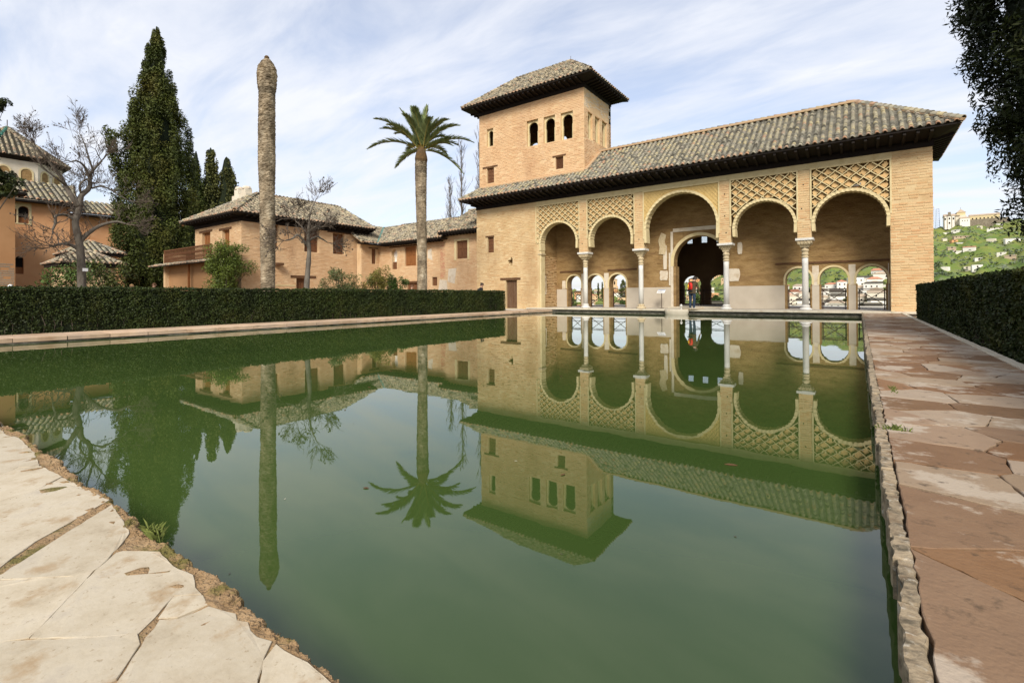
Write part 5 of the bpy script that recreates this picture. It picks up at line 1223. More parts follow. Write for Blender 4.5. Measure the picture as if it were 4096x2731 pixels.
def frond(B, tip, arc, r, L=.54):
    mid = (B+tip)/2+Vector((0, 0, arc)); pts = []
    for i in range(15):
        t = i/14; pts.append(B*(1-t)**2+mid*2*t*(1-t)+tip*t*t)
    st = MB().tube(pts, [.028*(1-i/15)+.004 for i in range(15)], 5).build('frond', M['stalk'], lp)
    V, F = [], []; k = 0
    N_ = 84
    for i in range(N_):
        t = .12+.88*i/N_; a = t*14; j = min(13, int(a)); p = pts[j].lerp(pts[j+1], a-j); d = (pts[j+1]-pts[j]).normalized()
        side = d.cross(Vector((0,0,1))).normalized(); up = side.cross(d)
        ln = L*(.45+.55*math.sin(math.pi*min(1, t*1.05)**.8))*r.uniform(.85, 1.1)*(1 if t < .9 else .7)
        for s in (1, -1):
            dirv = (side*s*.62+up*r.uniform(.15, .45)+d*(.55+.5*t)).normalized(); e = p+dirv*ln-Vector((0,0,.10*ln)); w = d*.026
            mm_ = p.lerp(e, .5)+up*.02
            V += [p-w, p+w, mm_+w*.9, e, mm_-w*.9]; F.append([k, k+1, k+2, k+3, k+4]); k += 5
    me = mesh_data('leaflets', A([list(v) for v in V]), [A(F)], [M['frond']], None, False, np.repeat(rv.random(len(F)), 5)); link('leaflets', me, st)
for (tx, ty, dpth) in tips:
    tip = PB+IMR*((tx-1060)*sc_)+Vector((0, 0, (905-ty)*sc_))+IMF*dpth
    ln = (tip-PB).length; frond(PB+Vector((rq.uniform(-.08,.08), rq.uniform(-.08,.08), rq.uniform(-.1,.05))), tip, .30*ln if ty > 300 else .14*ln, rq)

# ------------------------------------------------------------------ bare trees
RMIN = .006
def twig_tree(mb, p, d, ln, r0, depth, r, spread=.55, grav=.0, up=.15, balls=None):
    r0 = max(r0, RMIN); n = 4; pts = [p]; q = p
    for i in range(n):
        d = (d+Vector((r.gauss(0, .16), r.gauss(0, .16), r.gauss(0, .14)+up*.3))).normalized(); q = q+d*(ln/n); pts.append(q)
    mb.tube(pts, [r0*(1-.45*i/n) for i in range(n+1)], 6 if r0 > .02 else (4 if r0 > .008 else 3), cap=False)
    if depth == 0:
        if balls is not None and r.random() < .06: balls.append(q-Vector((0,0,.03)))
        return
    for k in range(r.choice([2, 3, 3])):
        j = r.randint(1, n); dd = (pts[j]-pts[j-1]).normalized(); ax = dd.orthogonal().normalized(); ax.rotate(Matrix.Rotation(r.uniform(0, 6.283), 3, dd))
        nd = (dd*math.cos(spread)+ax*math.sin(spread)).normalized()
        twig_tree(mb, pts[j], nd, ln*r.uniform(.6, .85), r0*.55, depth-1, r, spread, grav, up, balls)
def bare_tree(name, label, base, limbs, r, m, twl, depth, balls=True, extra_root=None):
    """limbs: list of (points, r0, r1); twigs grow from limb ends and along them."""
    g = root(name, base, label, 'tree'); tr = MB(); tw_ = MB(); bl_ = [] if balls else None
    for k, (pts, r0, r1) in enumerate(limbs):
        P = [Vector(p) for p in pts]; Q = []
        for i in range(len(P)-1):
            for t in np.linspace(0, 1, 5)[:-1]:
                a = P[max(i-1, 0)]; b_ = P[i]; c_ = P[i+1]; d_ = P[min(i+2, len(P)-1)]
                Q.append(.5*((2*b_)+(c_-a)*t+(2*a-5*b_+4*c_-d_)*t*t+(3*b_-a-3*c_+d_)*t**3))
        Q.append(P[-1]); nq = len(Q)
        tr.tube(Q, [(r0+(r1-r0)*i/(nq-1))*r.uniform(.93, 1.07) for i in range(nq)], 10 if r0 > .1 else 7)
        if k:
            d = (Q[-1]-Q[-2]).normalized()
            for q in range(4): twig_tree(tw_, Q[-1], (d+Vector((r.gauss(0,.4), r.gauss(0,.4), abs(r.gauss(0,.4))))).normalized(), twl, r1*.55, depth, r, .5, 0, .2, bl_)
            for i in range(2, nq-1, 2):
                dd = Vector((r.gauss(0,1), r.gauss(0,1), r.uniform(.1, 1.2))).normalized(); twig_tree(tw_, Q[i], dd, twl*.9, r1*.45, depth-1, r, .5, 0, .25, bl_)
    tr.build('trunk', m, g, True); stuff(tw_.build('twigs', M['twig'], g))
    if bl_:
        s = MB()
        for b_ in bl_: s.lathe([(.004,b_.z-.05),(.035,b_.z-.025),(.035,b_.z+.01),(.004,b_.z+.03)], b_.x, b_.y, 5)
        stuff(s.build('seed_balls', M['bark_dark'], g))
    return g
RMIN = .0085
# tree in the left (coordinates: Y across, Z up on the plane X=-35)
T = lambda y, z, dx=0.: (-35+dx, y, z)
bare_tree('plane_tree', 'knotty bare tree with pale trunk in front of the orange building', (-35, 7.75, -.1), [
 ([T(7.78,-.1), T(7.77,1.5), T(7.72,3.3), T(7.60,4.3), T(7.50,5.0), T(7.62,5.5), T(7.72,6.2)], .215, .12),
 ([T(7.66,3.9), T(8.05,4.45), T(8.6,4.95), T(9.2,5.2,.3), T(9.6,5.1,.6)], .13, .045),
 ([T(7.7,3.5), T(7.3,3.72), T(6.9,3.75,.2), T(6.58,3.6,.3)], .10, .06),
 ([T(7.5,5.1), T(7.1,5.35), T(6.65,5.2,.3), T(6.62,4.8,.3), T(6.5,4.45,.4)], .08, .05),
 ([T(7.66,5.9), T(7.35,6.4), T(7.2,6.9,-.3), T(7.0,7.4,-.4), T(6.6,8.1,-.5), T(6.0,8.9,-.5)], .15, .04),
 ([T(7.68,5.9), T(7.75,6.5), T(8.1,7.0), T(8.12,7.6), T(8.25,8.0), T(8.6,8.6,.2)], .15, .05),
 ([T(8.12,7.5), T(7.85,8.1,.2), T(7.5,8.3,.4), T(7.25,8.2,.5)], .07, .035),
 ([T(8.2,7.0), T(8.6,7.15,.2), T(9.1,6.9,.4), T(9.7,6.5,.5)], .06, .03),
 ([T(7.75,6.6), T(7.62,7.0,.3), T(7.85,7.35,.4), T(8.15,7.25,.4)], .06, .04),
 ([T(7.2,7.0,-.3), T(6.7,7.3), T(6.1,7.9), T(5.8,8.9)], .06, .02),
 ([T(8.25,8.0), T(8.05,8.8), T(7.9,9.4), T(7.7,9.9)], .05, .02),
], random.Random(61), M['bark'], .66, 4)
RMIN = .0075
T2 = lambda y, z, dx=0.: (-19+dx, y, z)
bare_tree('plane_tree', 'small pollarded bare tree in front of the garden house windows', (-19, 11.5, -.1), [
 ([T2(11.48,-.1), T2(11.5,1.2), T2(11.56,2.0), T2(11.62,2.75), T2(11.58,3.3), T2(11.62,3.9)], .13, .06),
 ([T2(11.6,2.9), T2(11.35,3.2), T2(11.1,3.4), T2(10.8,3.2,.1), T2(10.5,3.1,.1)], .06, .025),
 ([T2(11.6,3.5), T2(11.66,4.3), T2(11.85,4.8), T2(11.95,5.0)], .045, .012),
 ([T2(11.6,3.2), T2(11.95,3.4), T2(12.2,3.35), T2(12.5,3.2)], .05, .02),
 ([T2(11.62,3.6), T2(11.8,3.8,.2), T2(12.0,3.8,.3)], .04, .025), ([T2(11.6,3.4), T2(11.4,3.8,-.2), T2(11.2,4.0,-.3)], .035, .02),
], random.Random(62), M['bark'], .46, 4)
RMIN = .013
# bare poplars beyond the wing
for k, (x, y, zt, lab) in enumerate(((-41.0, 46.0, 20.5, 'bare poplar with thin upright branches, tallest beside the tower'), (-39.0, 47.2, 21.5, 'bare poplar half hidden behind the tower corner'), (-42.6, 45.6, 15.5, 'shorter bare poplar leftmost behind the wing roof'))):
    rr = random.Random(70+k); g = root('poplar_tree', (x, y, -22), lab, 'tree', None); tr = MB().tube([(x, y, -22), (x, y, 0), (x+.1, y, zt*.6), (x, y, zt)], [.3, .2, .1, .015], 7); tr.build('trunk', M['bark'], g)
    tw_ = MB()
    for i in range(60):
        z = 4+(zt-4.5)*i/60; a = rr.uniform(0, 6.283); d = Vector((.32*math.cos(a), .32*math.sin(a), 1)).normalized(); twig_tree(tw_, Vector((x, y, z)), d, rr.uniform(1.2, 2.2)*(1-.5*i/60), .016, 2, rr, .22, 0, .6)
    stuff(tw_.build('twigs', M['twig'], g))

# ------------------------------------------------------------------ shrubs
def shrub(name, label, lobes, per, size, m, r, base, stem=True, flat=.4, asp=.4, cat='shrub', group=None):
    g = root(name, base, label, cat, group); crown(lobes, per, size, r, M[m], g, 'foliage', flat, asp)
    s = MB()
    for l in lobes[::2]: s.tube([base, ((base[0]+l[0])/2, (base[1]+l[1])/2, l[2]*.6), (l[0], l[1], l[2])], [.03, .02, .008], 5, cap=False)
    s.build('stems', M['bark_dark'], g); return g
def lob(n, x, y, z0, z1, sx, sy, rad, r): return [(x+r.normal()*sx, y+r.normal()*sy, r.uniform(z0, z1), rad*r.uniform(.6, 1.3), rad*r.uniform(.7, 1.4)) for _ in range(n)]
shrub('climbing_shrub', 'dense bright green climber hanging over the balcony end', lob(60, -33.3, 14.5, .3, 3.4, .5, .5, .5, rv)+lob(50, -33.3, 14.5, 2.4, 4.2, .55, .55, .45, rv), 200, .06, 'leaf_bright', rv, (-33.3, 14.5, -.1))
shrub('oleander', 'pale green oleander bush rising above the hedge in mid view', lob(34, -21.2, 14.7, .7, 2.0, .35, .75, .32, rv), 120, .09, 'leaf_olive', rv, (-21.2, 14.7, -.1), asp=.18)
shrub('laurel_bush', 'yellow green wispy bush between the oleander and the palm', lob(24, -21.2, 16.9, .8, 2.3, .3, .38, .26, rv), 120, .06, 'leaf_yellow', rv, (-21.2, 16.9, -.1), asp=.3)
shrub('laurel_bush', 'rounded deep green bush just left of the living palm trunk', lob(24, -21.2, 18.15, .7, 1.85, .25, .36, .28, rv), 150, .055, 'leaf', rv, (-21.2, 18.15, -.1))
shrub('garden_shrub', 'broad leafy shrub left of the pale tree trunk', lob(34, -45, 9.2, .5, 2.9, .8, .7, .6, rv), 90, .10, 'leaf', rv, (-45, 9.2, -.1))
shrub('garden_shrub', 'dark leafy shrub right of the pale tree trunk under the pavilion roof', lob(34, -44.5, 11.4, .5, 3.2, .8, .7, .6, rv), 90, .10, 'cypress', rv, (-44.5, 11.4, -.1))
tk = MB(); rr = random.Random(66)
for i in range(150):
    y = rr.uniform(1, 7.4); p = Vector((-40+rr.uniform(-1.5, 1.5), y, .2)); twig_tree(tk, p, Vector((rr.gauss(0,.5), rr.gauss(0,.6), 1)).normalized(), rr.uniform(.5, .95), .014, 2, rr, .6, 0, -.1)
g = root('dry_thicket', (-40, 4, -.1), 'tangle of dry leafless stems above the hedge at far left', 'shrub'); stuff(tk.build('twigs', M['twig'], g))
# overhanging sprigs at the left image edge
shrub('evergreen_tree', 'dark leafy evergreen tree reaching in at the left edge', lob(22, -30.2, 4.05, 5.1, 6.4, .3, .16, .22, rv)+lob(6, -30.2, 4.02, 9.0, 9.5, .2, .1, .2, rv)+lob(60, -30.2, 2.6, 4, 10, .5, .45, .5, rv), 110, .07, 'leaf_hedge_dark', rv, (-30.2, 2.4, -.1), cat='tree')
# grass tufts in the joints
def tuft(label, x, y, sx, sy, n, h, r):
    V, F = [], []
    for i in range(n):
        a = r.uniform(0, 6.283); p = Vector((x+r.normal()*sx, y+r.normal()*sy, -.015)); d = Vector((math.cos(a), math.sin(a), 0)); hh = h*r.uniform(.4, 1.1); w = Vector((-d.y, d.x, 0))*.0008
        V += [p-w, p+w, p+w*.7+d*hh*.25+Vector((0,0,hh*.7)), p+d*hh*.7+Vector((0,0,hh)), p-w*.7+d*hh*.25+Vector((0,0,hh*.7))]; F.append([5*i+j for j in range(5)])
    o = link('grass', mesh_data('grass', A([list(v) for v in V]), [A(F)], [M['grass']], None, False, np.repeat(r.random(n), 5))); tag(o, label, 'grass'); return stuff(o)
tuft('small grass tuft growing at the edge of the pale slabs', -1.95, .622, .022, .006, 150, .045, rv)
tuft('grass growing in a joint of the red stone path',   .17, 3.62, .04, .010, 90, .045, rv)
tuft('sparse weeds along the path edge stones', .225, 5.1, .01, .12, 50, .04, rv)

# ------------------------------------------------------------------ hillside town
rt = random.Random(88)
WM = mesh_data('window', [(-.5,0,-.5),(.5,0,-.5),(.5,0,.5),(-.5,0,.5),(-.5,.5,-.5),(.5,.5,-.5),(.5,.5,.5),(-.5,.5,.5)], [BOXF], [M['black']])
def town_house(p, ang, w, d, h, kind, wallm, roofm, label, r, group='white houses on the far hillside', nwin=None, name='hillside_house', cat='house', sink=6.0):
    """house of width w, depth d; front looks back towards the palace."""
    g = root(name, p, label, cat, group)
    Rz = Matrix.Rotation(ang, 4, 'Z'); Tm = Matrix.Translation(p) @ Rz
    def part(nm, mb, m):
        me = mesh_data(nm, np.concatenate(mb.V), mb.F, [m]); o = bpy.data.objects.new(nm, me); COL.objects.link(o); o.color = (0,0,0,1); o.parent = g; o.matrix_basis = Rz; return o
    part('wall', MB().box(-w/2, w/2, -d/2, d/2, -sink, h), wallm)
    e = .35
    if kind == 'hip':
        q = min(w, d)/2*.9; V = [(-w/2-e,-d/2-e,h),(w/2+e,-d/2-e,h),(w/2+e,d/2+e,h),(-w/2-e,d/2+e,h),(-w/2+q if w > d else 0,0,h+q*.55),(w/2-q if w > d else 0,0,h+q*.55)]
        part('roof', MB().add(V, [[0,1,5,4],[1,2,5],[2,3,4,5],[3,0,4],[3,2,1,0]]), roofm)
    elif kind == 'gable':
        q = d/2*.5; V = [(-w/2-e,-d/2-e,h),(w/2+e,-d/2-e,h),(w/2+e,d/2+e,h),(-w/2-e,d/2+e,h),(-w/2-e,0,h+q),(w/2+e,0,h+q)]
        part('roof', MB().add(V, [[0,1,5,4],[1,2,5],[2,3,4,5],[3,0,4],[3,2,1,0]]), roofm)
    elif kind == 'shed':
        V = [(-w/2-e,-d/2-e,h+.02),(w/2+e,-d/2-e,h+.02),(w/2+e,d/2+e,h+d*.22),(-w/2-e,d/2+e,h+d*.22),(-w/2,d/2,h+.02),(w/2,d/2,h+.02)]
        part('roof', MB().add(V, [[0,1,2,3],[1,5,2],[0,3,4],[4,3,2,5]]), roofm)
    else:
        part('roof', MB().box(-w/2-.05, w/2+.05, -d/2-.05, d/2+.05, h+.002, h+.3), wallm)
    rows = max(1, int(h/2.9)); cols = max(1, int(w/2.6)) if nwin is None else nwin
    for a in range(rows):
        for c in range(cols):
            if r.random() < .2: continue
            o = bpy.data.objects.new('window', WM); COL.objects.link(o); o.color = (0,0,0,1); o.parent = g
            o.matrix_basis = Rz @ Matrix.Translation((-w/2+(c+.5)*w/cols, -d/2-.04, 1.3+a*2.9)) @ Matrix.Diagonal((r.uniform(.7, 1.1), .3, r.uniform(1.0, 1.4), 1))
    return g
def face(p): return math.atan2(-p.x, p.y)*1.0      # front (-Y) towards the palace
WL = [M['white'], M['white'], M['white'], M['white_old']]
RFs = [M['tantile'], M['tantile'], M['redtile'], M['tile_pale']]
ORD = ['first','second','third','fourth','fifth','sixth','seventh','eighth','ninth','tenth','eleventh','twelfth']
ROOFW = {'flat': 'flat-roofed', 'hip': 'hip-roofed', 'gable': 'gabled', 'shed': 'lean-to roofed'}
bays = [(-6.6, -3.9, 'through window behind rightmost column'), (-3.3, -.6, 'through middle right window'), (-.2, 2.6, 'through window nearest right pier')]
for b0, b1, txt in bays:
    for row, el in enumerate(np.arange(-1.9, 1.75, .33)):
        ci = 0
        top_el = np.interp((b0+b1)/2, [-6, -2, 1], [.25, .62, 1.35])
        if el > top_el: continue
        az = b0-.15+rt.uniform(0, .4)
        while az < b1:
            if el > np.interp(az, [-6, -4, -1.6, -1.4, .1, 2.0], [.1, .2, .3, .75, 1.1, 1.35]): az += .6; continue
            p = hill_at(az, el+rt.uniform(-.08, .08)); dist = Vector((p.x, p.y)).length
            w = rt.uniform(6, 10.5); h = rt.choice([3.2, 4.5, 6.2]); k = rt.choice(['flat', 'hip', 'gable', 'shed', 'flat'])
            town_house(p, face(p)+rt.uniform(-.4, .4), w, rt.uniform(5, 8), h, k, rt.choice(WL), rt.choice(RFs), f'{ROOFW[k]} white house, {ORD[ci]} from left in {ORD[row]} row up, {txt}', rt, 'houses '+txt); ci += 1
            az += math.degrees((w+rt.uniform(.3, 5))/dist)
p = hill_at(1.75, 1.42); town_house(p, face(p)-.5, 12, 8, 6.5, 'gable', M['white'], M['redtile'], 'white hillside house with orange red roof, highest through the rightmost gallery window', rt, None, nwin=2)
# left windows: houses, church tower, cypresses
for b0, b1, txt in ((-29.6, -27.4, 'through leftmost window'), (-26.9, -24.9, 'through second window from left'), (-24.2, -22.3, 'through third window from left'), (-15.4, -11.6, 'through central doorway')):
    for row, el in enumerate(np.arange(-1.9, .45 if b0 < -20 else 1.9, .42)):
        ci = 0
        if b0 > -20 and .5 < el < 1.45: continue
        az = b0+rt.uniform(0, .5)
        while az < b1:
            p = hill_at(az, el); dist = Vector((p.x, p.y)).length; w = rt.uniform(8, 15)
            if rt.random() < .72:
                town_house(p, face(p)+rt.uniform(-.4, .4), w, rt.uniform(6, 9), rt.choice([3.5, 5, 6.5]), (k := rt.choice(['flat', 'hip', 'gable'])), rt.choice(WL+[M['orange'], M['mortar_house']]), rt.choice(RFs), f'{ROOFW[k]} town house, {ORD[ci]} from left in {ORD[row]} row up, {txt}', rt, 'houses '+txt); ci += 1
            az += math.degrees((w+rt.uniform(2, 10))/dist)
p = hill_at(-23.75, .35); dist = Vector((p.x, p.y)).length; k = dist/480
cht = root('church_tower', p, 'ochre church bell tower seen through the third gallery window from the left', 'tower')
def cpart(nm, mb, m): 
    o = link(nm, mesh_data(nm, np.concatenate(mb.V), mb.F, [m])); o.parent = cht; o.matrix_basis = Matrix.Rotation(face(p), 4, 'Z'); return o
cpart('shaft', MB().box(-3.4*k, 3.4*k, -3*k, 3*k, -6, 6*k), M['mortar_house']); cpart('belfry', MB().box(-2.5*k, 2.5*k, -2.4*k, 2.4*k, 6*k, 12*k), M['mortar_house'])
cpart('cornice', MB().box(-2.9*k, 2.9*k, -2.8*k, 2.8*k, 12*k, 12.5*k), M['tantile']); cpart('roof', MB().lathe([(3.4*k,12.5*k),(.1,14*k)], 0, 0, 4, rot=math.pi/4), M['tantile'])
cpart('bell_opening', MB().box(-.6*k, .6*k, -2.5*k, -2.41*k, 7.5*k, 10.5*k), M['black'])
def far_tree(name, label, az, el, zt_el, rad, mm, per=60, nl=40, cat='tree', grp=None, rr=rv):
    q = hill_at(az, el); dist = Vector((q.x, q.y)).length; H = dist*math.tan(R(zt_el))+.8-q.z
    g = root(name, q, label, cat, grp); MB().tube([q, q+Vector((0,0,H*.5))], [.35, .15], 6).build('trunk', M['bark_dark'], g)
    L = []
    for _ in range(nl):
        t = rr.random(); a = rr.uniform(0, 6.283); pr = (math.sin(math.pi*(.12+.88*t)**.8)+.08) if rad > 3 else (1-t)*.9+.1
        L.append((q.x+rad*pr*math.cos(a)*rr.random()**.5, q.y+rad*pr*math.sin(a)*rr.random()**.5, q.z+H*(.08+.9*t), rad*.34, rad*.4 if rad > 3 else H*.07))
    crown(L, per, .55, rr, M[mm], g)
far_tree('cypress_tree', 'slim far cypress, left of the pair in the second gallery window', -25.62, -.3, 1.38, 1.9, 'cypress')
far_tree('cypress_tree', 'slim far cypress, right of the pair in the second gallery window', -25.15, -.55, 1.5, 1.7, 'cypress')
far_tree('broadleaf_tree', 'dark rounded tree by the church tower in the third gallery window', -22.75, -.3, 1.75, 5.5, 'cypress')
for az, el, zt, lab in ((-28.7, -1.5, -.2, 'dark green tree low in the leftmost gallery window'), (-22.9, -1.5, -.6, 'green tree low in the third gallery window'), (-12.9, -1.2, -.2, 'green tree low in the central doorway view'), (-14.6, -1.1, .6, 'tall green tree beside the visitor in the central doorway view'), (-.95, -1.7, -.6, 'dark tree low in the middle right gallery window')):
    far_tree('broadleaf_tree', lab, az, el, zt, 5, 'leaf')
# chapel, wall and mast on the hilltop
p = hill_at(6.9, 5.93); ang = face(p)
chp = root('chapel', p, 'white hilltop chapel with low tiled lantern roof above the green slope', 'church')
dist = Vector((p.x, p.y)).length; s = dist/720
def hpart(nm, mb, m, parent=None):
    o = link(nm, mesh_data(nm, np.concatenate(mb.V), mb.F, [m])); o.parent = chp if parent is None else parent; o.matrix_basis = Matrix.Rotation(ang+.12, 4, 'Z') if parent is None else Matrix(); return o
def gab(x0, x1, y0, y1, h0, h1, ax='x'):
    if ax == 'x': V = [(x0,y0,h0),(x1,y0,h0),(x1,y1,h0),(x0,y1,h0),(x0,(y0+y1)/2,h1),(x1,(y0+y1)/2,h1)]; F = [[0,1,5,4],[1,2,5],[2,3,4,5],[3,0,4]]
    else: V = [(x0,y0,h0),(x1,y0,h0),(x1,y1,h0),(x0,y1,h0),((x0+x1)/2,y0,h1),((x0+x1)/2,y1,h1)]; F = [[1,2,5,4],[0,1,4],[3,0,4,5],[2,3,5]]
    return MB().add(V, F)
nv = hpart('nave', MB().box(-10*s, -1*s, -6*s, 6*s, -5, 9.5*s), M['white']); hpart('nave_roof', gab(-10.4*s, 3*s, -6.4*s, 6.4*s, 9.5*s, 12.5*s), M['tantile'])
hpart('crossing', MB().box(-1*s, 8*s, -5*s, 5*s, -5, 9.8*s), M['white_old']); hpart('lantern', MB().box(.5*s, 7.5*s, -3.5*s, 3.5*s, 9.8*s, 13*s), M['plaster'])
hpart('lantern_roof', MB().lathe([(5.6*s,13*s),(.15,16.8*s)], 4*s, 0, 4, rot=math.pi/4), M['tantile']); hpart('finial', MB().tube([(4*s,0,16.8*s),(4*s,0,19*s)], .12, 5), M['iron'])
hpart('annex', MB().box(2*s, 10*s, -11*s, -5*s, -5, 5.5*s), M['white']); hpart('annex_roof', gab(1.6*s, 10.4*s, -11.4*s, -4.9*s, 5.5*s, 7.2*s), M['tantile'])
hpart('east_wing', MB().box(11*s, 34*s, -4*s, 4*s, -5, 8*s), M['plaster']); hpart('east_wing_roof', gab(10.6*s, 34.4*s, -4.4*s, 4.4*s, 8*s, 10*s), M['tantile'])
hpart('belfry', MB().box(-7*s, -4.6*s, -6.3*s, -5.2*s, 9.6*s, 14*s), M['stonewall'])
for x, z in ((-9.2,6.5),(-5.8,6.8),(-2.5,6.5),(-5.8,2)): hpart('window', MB().box((x-.6)*s, (x+.6)*s, -6.15*s, -6.02*s, (z-.9)*s, (z+1.1)*s), M['black'])
for x in (-10, -7.6, -3.9, -1.2): hpart('pilaster', MB().box((x-.25)*s, (x+.25)*s, -6.2*s, -6.0*s, -5, 9.5*s), M['stonewall'])
for i in range(7): hpart('window', MB().box((13+i*3-.5)*s, (13+i*3+.5)*s, -4.15*s, -4.02*s, 4.4*s, 5.8*s), M['black'])
for i in range(3): hpart('window', MB().box((4+i*2-.3)*s, (4+i*2+.3)*s, -11.15*s, -11.02*s, 2.4*s, 3.5*s), M['black'])
o = MB().box(10*s, 40*s, -9*s, -8*s, -8, 3.6*s); w_ = link('retaining_wall', mesh_data('retaining_wall', np.concatenate(o.V), o.F, [M['stonewall']])); w_.matrix_basis = Matrix.Translation(p) @ Matrix.Rotation(ang+.06, 4, 'Z'); tag(w_, 'brown rubble wall in front of the hilltop chapel wing', 'wall')
q = hill_at(5.72, 5.9); mh = 21*s; ma = MB()
for sx, sy in ((-1,-1),(1,-1),(1,1),(-1,1)): ma.tube([(sx*1.9, sy*1.9, -3), (sx*1.3, sy*1.3, mh)], .14, 4)
for i in range(9):
    z = i*mh/8; w_ = 1.9-.6*i/8; z2 = min(mh, z+mh/8)
    for a, b_ in (((-w_,-w_),(w_,-w_)),((w_,-w_),(w_,w_)),((w_,w_),(-w_,w_)),((-w_,w_),(-w_,-w_))): ma.tube([(*a, z), (*b_, z)], .08, 4); ma.tube([(*a, z), (*b_, z2)], .08, 4)
ma.tube([(-3.2,0,-3),(-3.2,0,mh*1.12)], .15, 5)
for i in range(7): ma.tube([(-4,0,mh*(.3+.11*i)),(-2.2,0,mh*(.3+.11*i))], .09, 4)
mo_ = link('radio_mast', mesh_data('radio_mast', np.concatenate(ma.V), ma.F, [M['steel']])); mo_.location = q; tag(mo_, 'blue grey lattice radio mast left of the hilltop chapel', 'mast')
# cave houses and sheds on the right slope
SH = [(7.05,3.5,14,'shed','white cave house with long sloping roof mid slope','white','white'),(7.75,3.75,11,'gable','cottage with orange red roof on the slope below the chapel','white','redtile'),(7.3,4.75,20,'shed','long tan ruin with broken roofs on the slope','tantile','tantile'),(6.75,4.45,7,'flat','small tan block house at the ruin foot','orange','tantile'),(7.2,4.2,9,'shed','white walled shelter under the tan ruin','white','white'),(6.35,5.2,9,'flat','low white wall house left below the chapel','white','white'),(6.9,5.3,9,'shed','second low white house left below the chapel','white','white'),(9.3,5.3,16,'shed','row of white cave fronts high on the right slope','white','tantile'),(9.6,5.62,7,'flat','little white hut under the retaining wall','white','white'),(8.4,5.5,5,'flat','pale cube hut right below the chapel','white_old','white_old'),(6.15,4.6,5,'shed','pale little shed near the pier edge','white_old','white_old'),(6.6,3.85,8,'shed','tan lean-to left of the white cave house','tantile','tantile'),(9.1,4.35,8,'flat','white rubble house on the right slope','white_old','white_old'),(10.3,4.3,14,'shed','long white wall under the big cypress','white','white'),(8.2,2.1,8,'flat','small white house low on the slope above the hedge','white','white'),(6.2,2.1,6,'flat','white hut low beside the pier','white','white'),(7.6,2.05,5,'flat','tiny pale hut low above the hedge','white_old','white_old'),(10.2,2.9,9,'shed','tan shed at far right of the slope','tantile','tantile'),(9.7,3.15,7,'flat','white low wall house at right of the slope','white','white'),(8.3,2.75,7,'flat','white wall remnant in grey scrub','white','white')]
for az, el, w, kd, lab, wm, rm_ in SH:
    q = hill_at(az, el); town_house(q, face(q)+rt.uniform(-.3, .5), w*.72, rt.uniform(3, 4.5), rt.uniform(1.3, 2.3), kd, M[wm], M[rm_], lab, rt, None, nwin=max(1, int(w/5)), name='cave_house', sink=3)
# scrub: one uncountable mass of clumps over the slope
n = 9500; az = rv.uniform(-17, 12.5, n); el_t = rv.uniform(-1.8, 5.95, n); PPs, NNs, RBs = [], [], []
for k in range(n):
    if el_t[k] > ridge_el(az[k])-.1: continue
    q = hill_at(float(az[k]), float(el_t[k])); f_ = math.sin(az[k]*3.1+el_t[k]*4.2)+math.sin(az[k]*1.3-el_t[k]*7.3)+rv.normal()*.6
    if f_ < -.2: continue
    m_ = 8; sz = rv.uniform(.4, 1.5); d = rv.normal(size=(m_, 3)); d /= np.linalg.norm(d, axis=1)[:, None]; d[:, 2] = np.abs(d[:, 2])
    PPs.append(A(list(q))+d*sz*A([1, 1, .8])); NNs.append(d+A([0,0,.5])); RBs.append(np.full(m_, np.clip(.5+.3*math.sin(az[k]*2.2+el_t[k]*1.7)+rv.normal()*.2, 0, 1)))
sc = leaf_obj('scrub', np.concatenate(PPs), np.concatenate(NNs), .75, M['scrub'], None, rv, .4, .7, np.concatenate(RBs)); tag(sc, 'grey green scrub and prickly pear covering the far hillside', 'scrub'); stuff(sc)

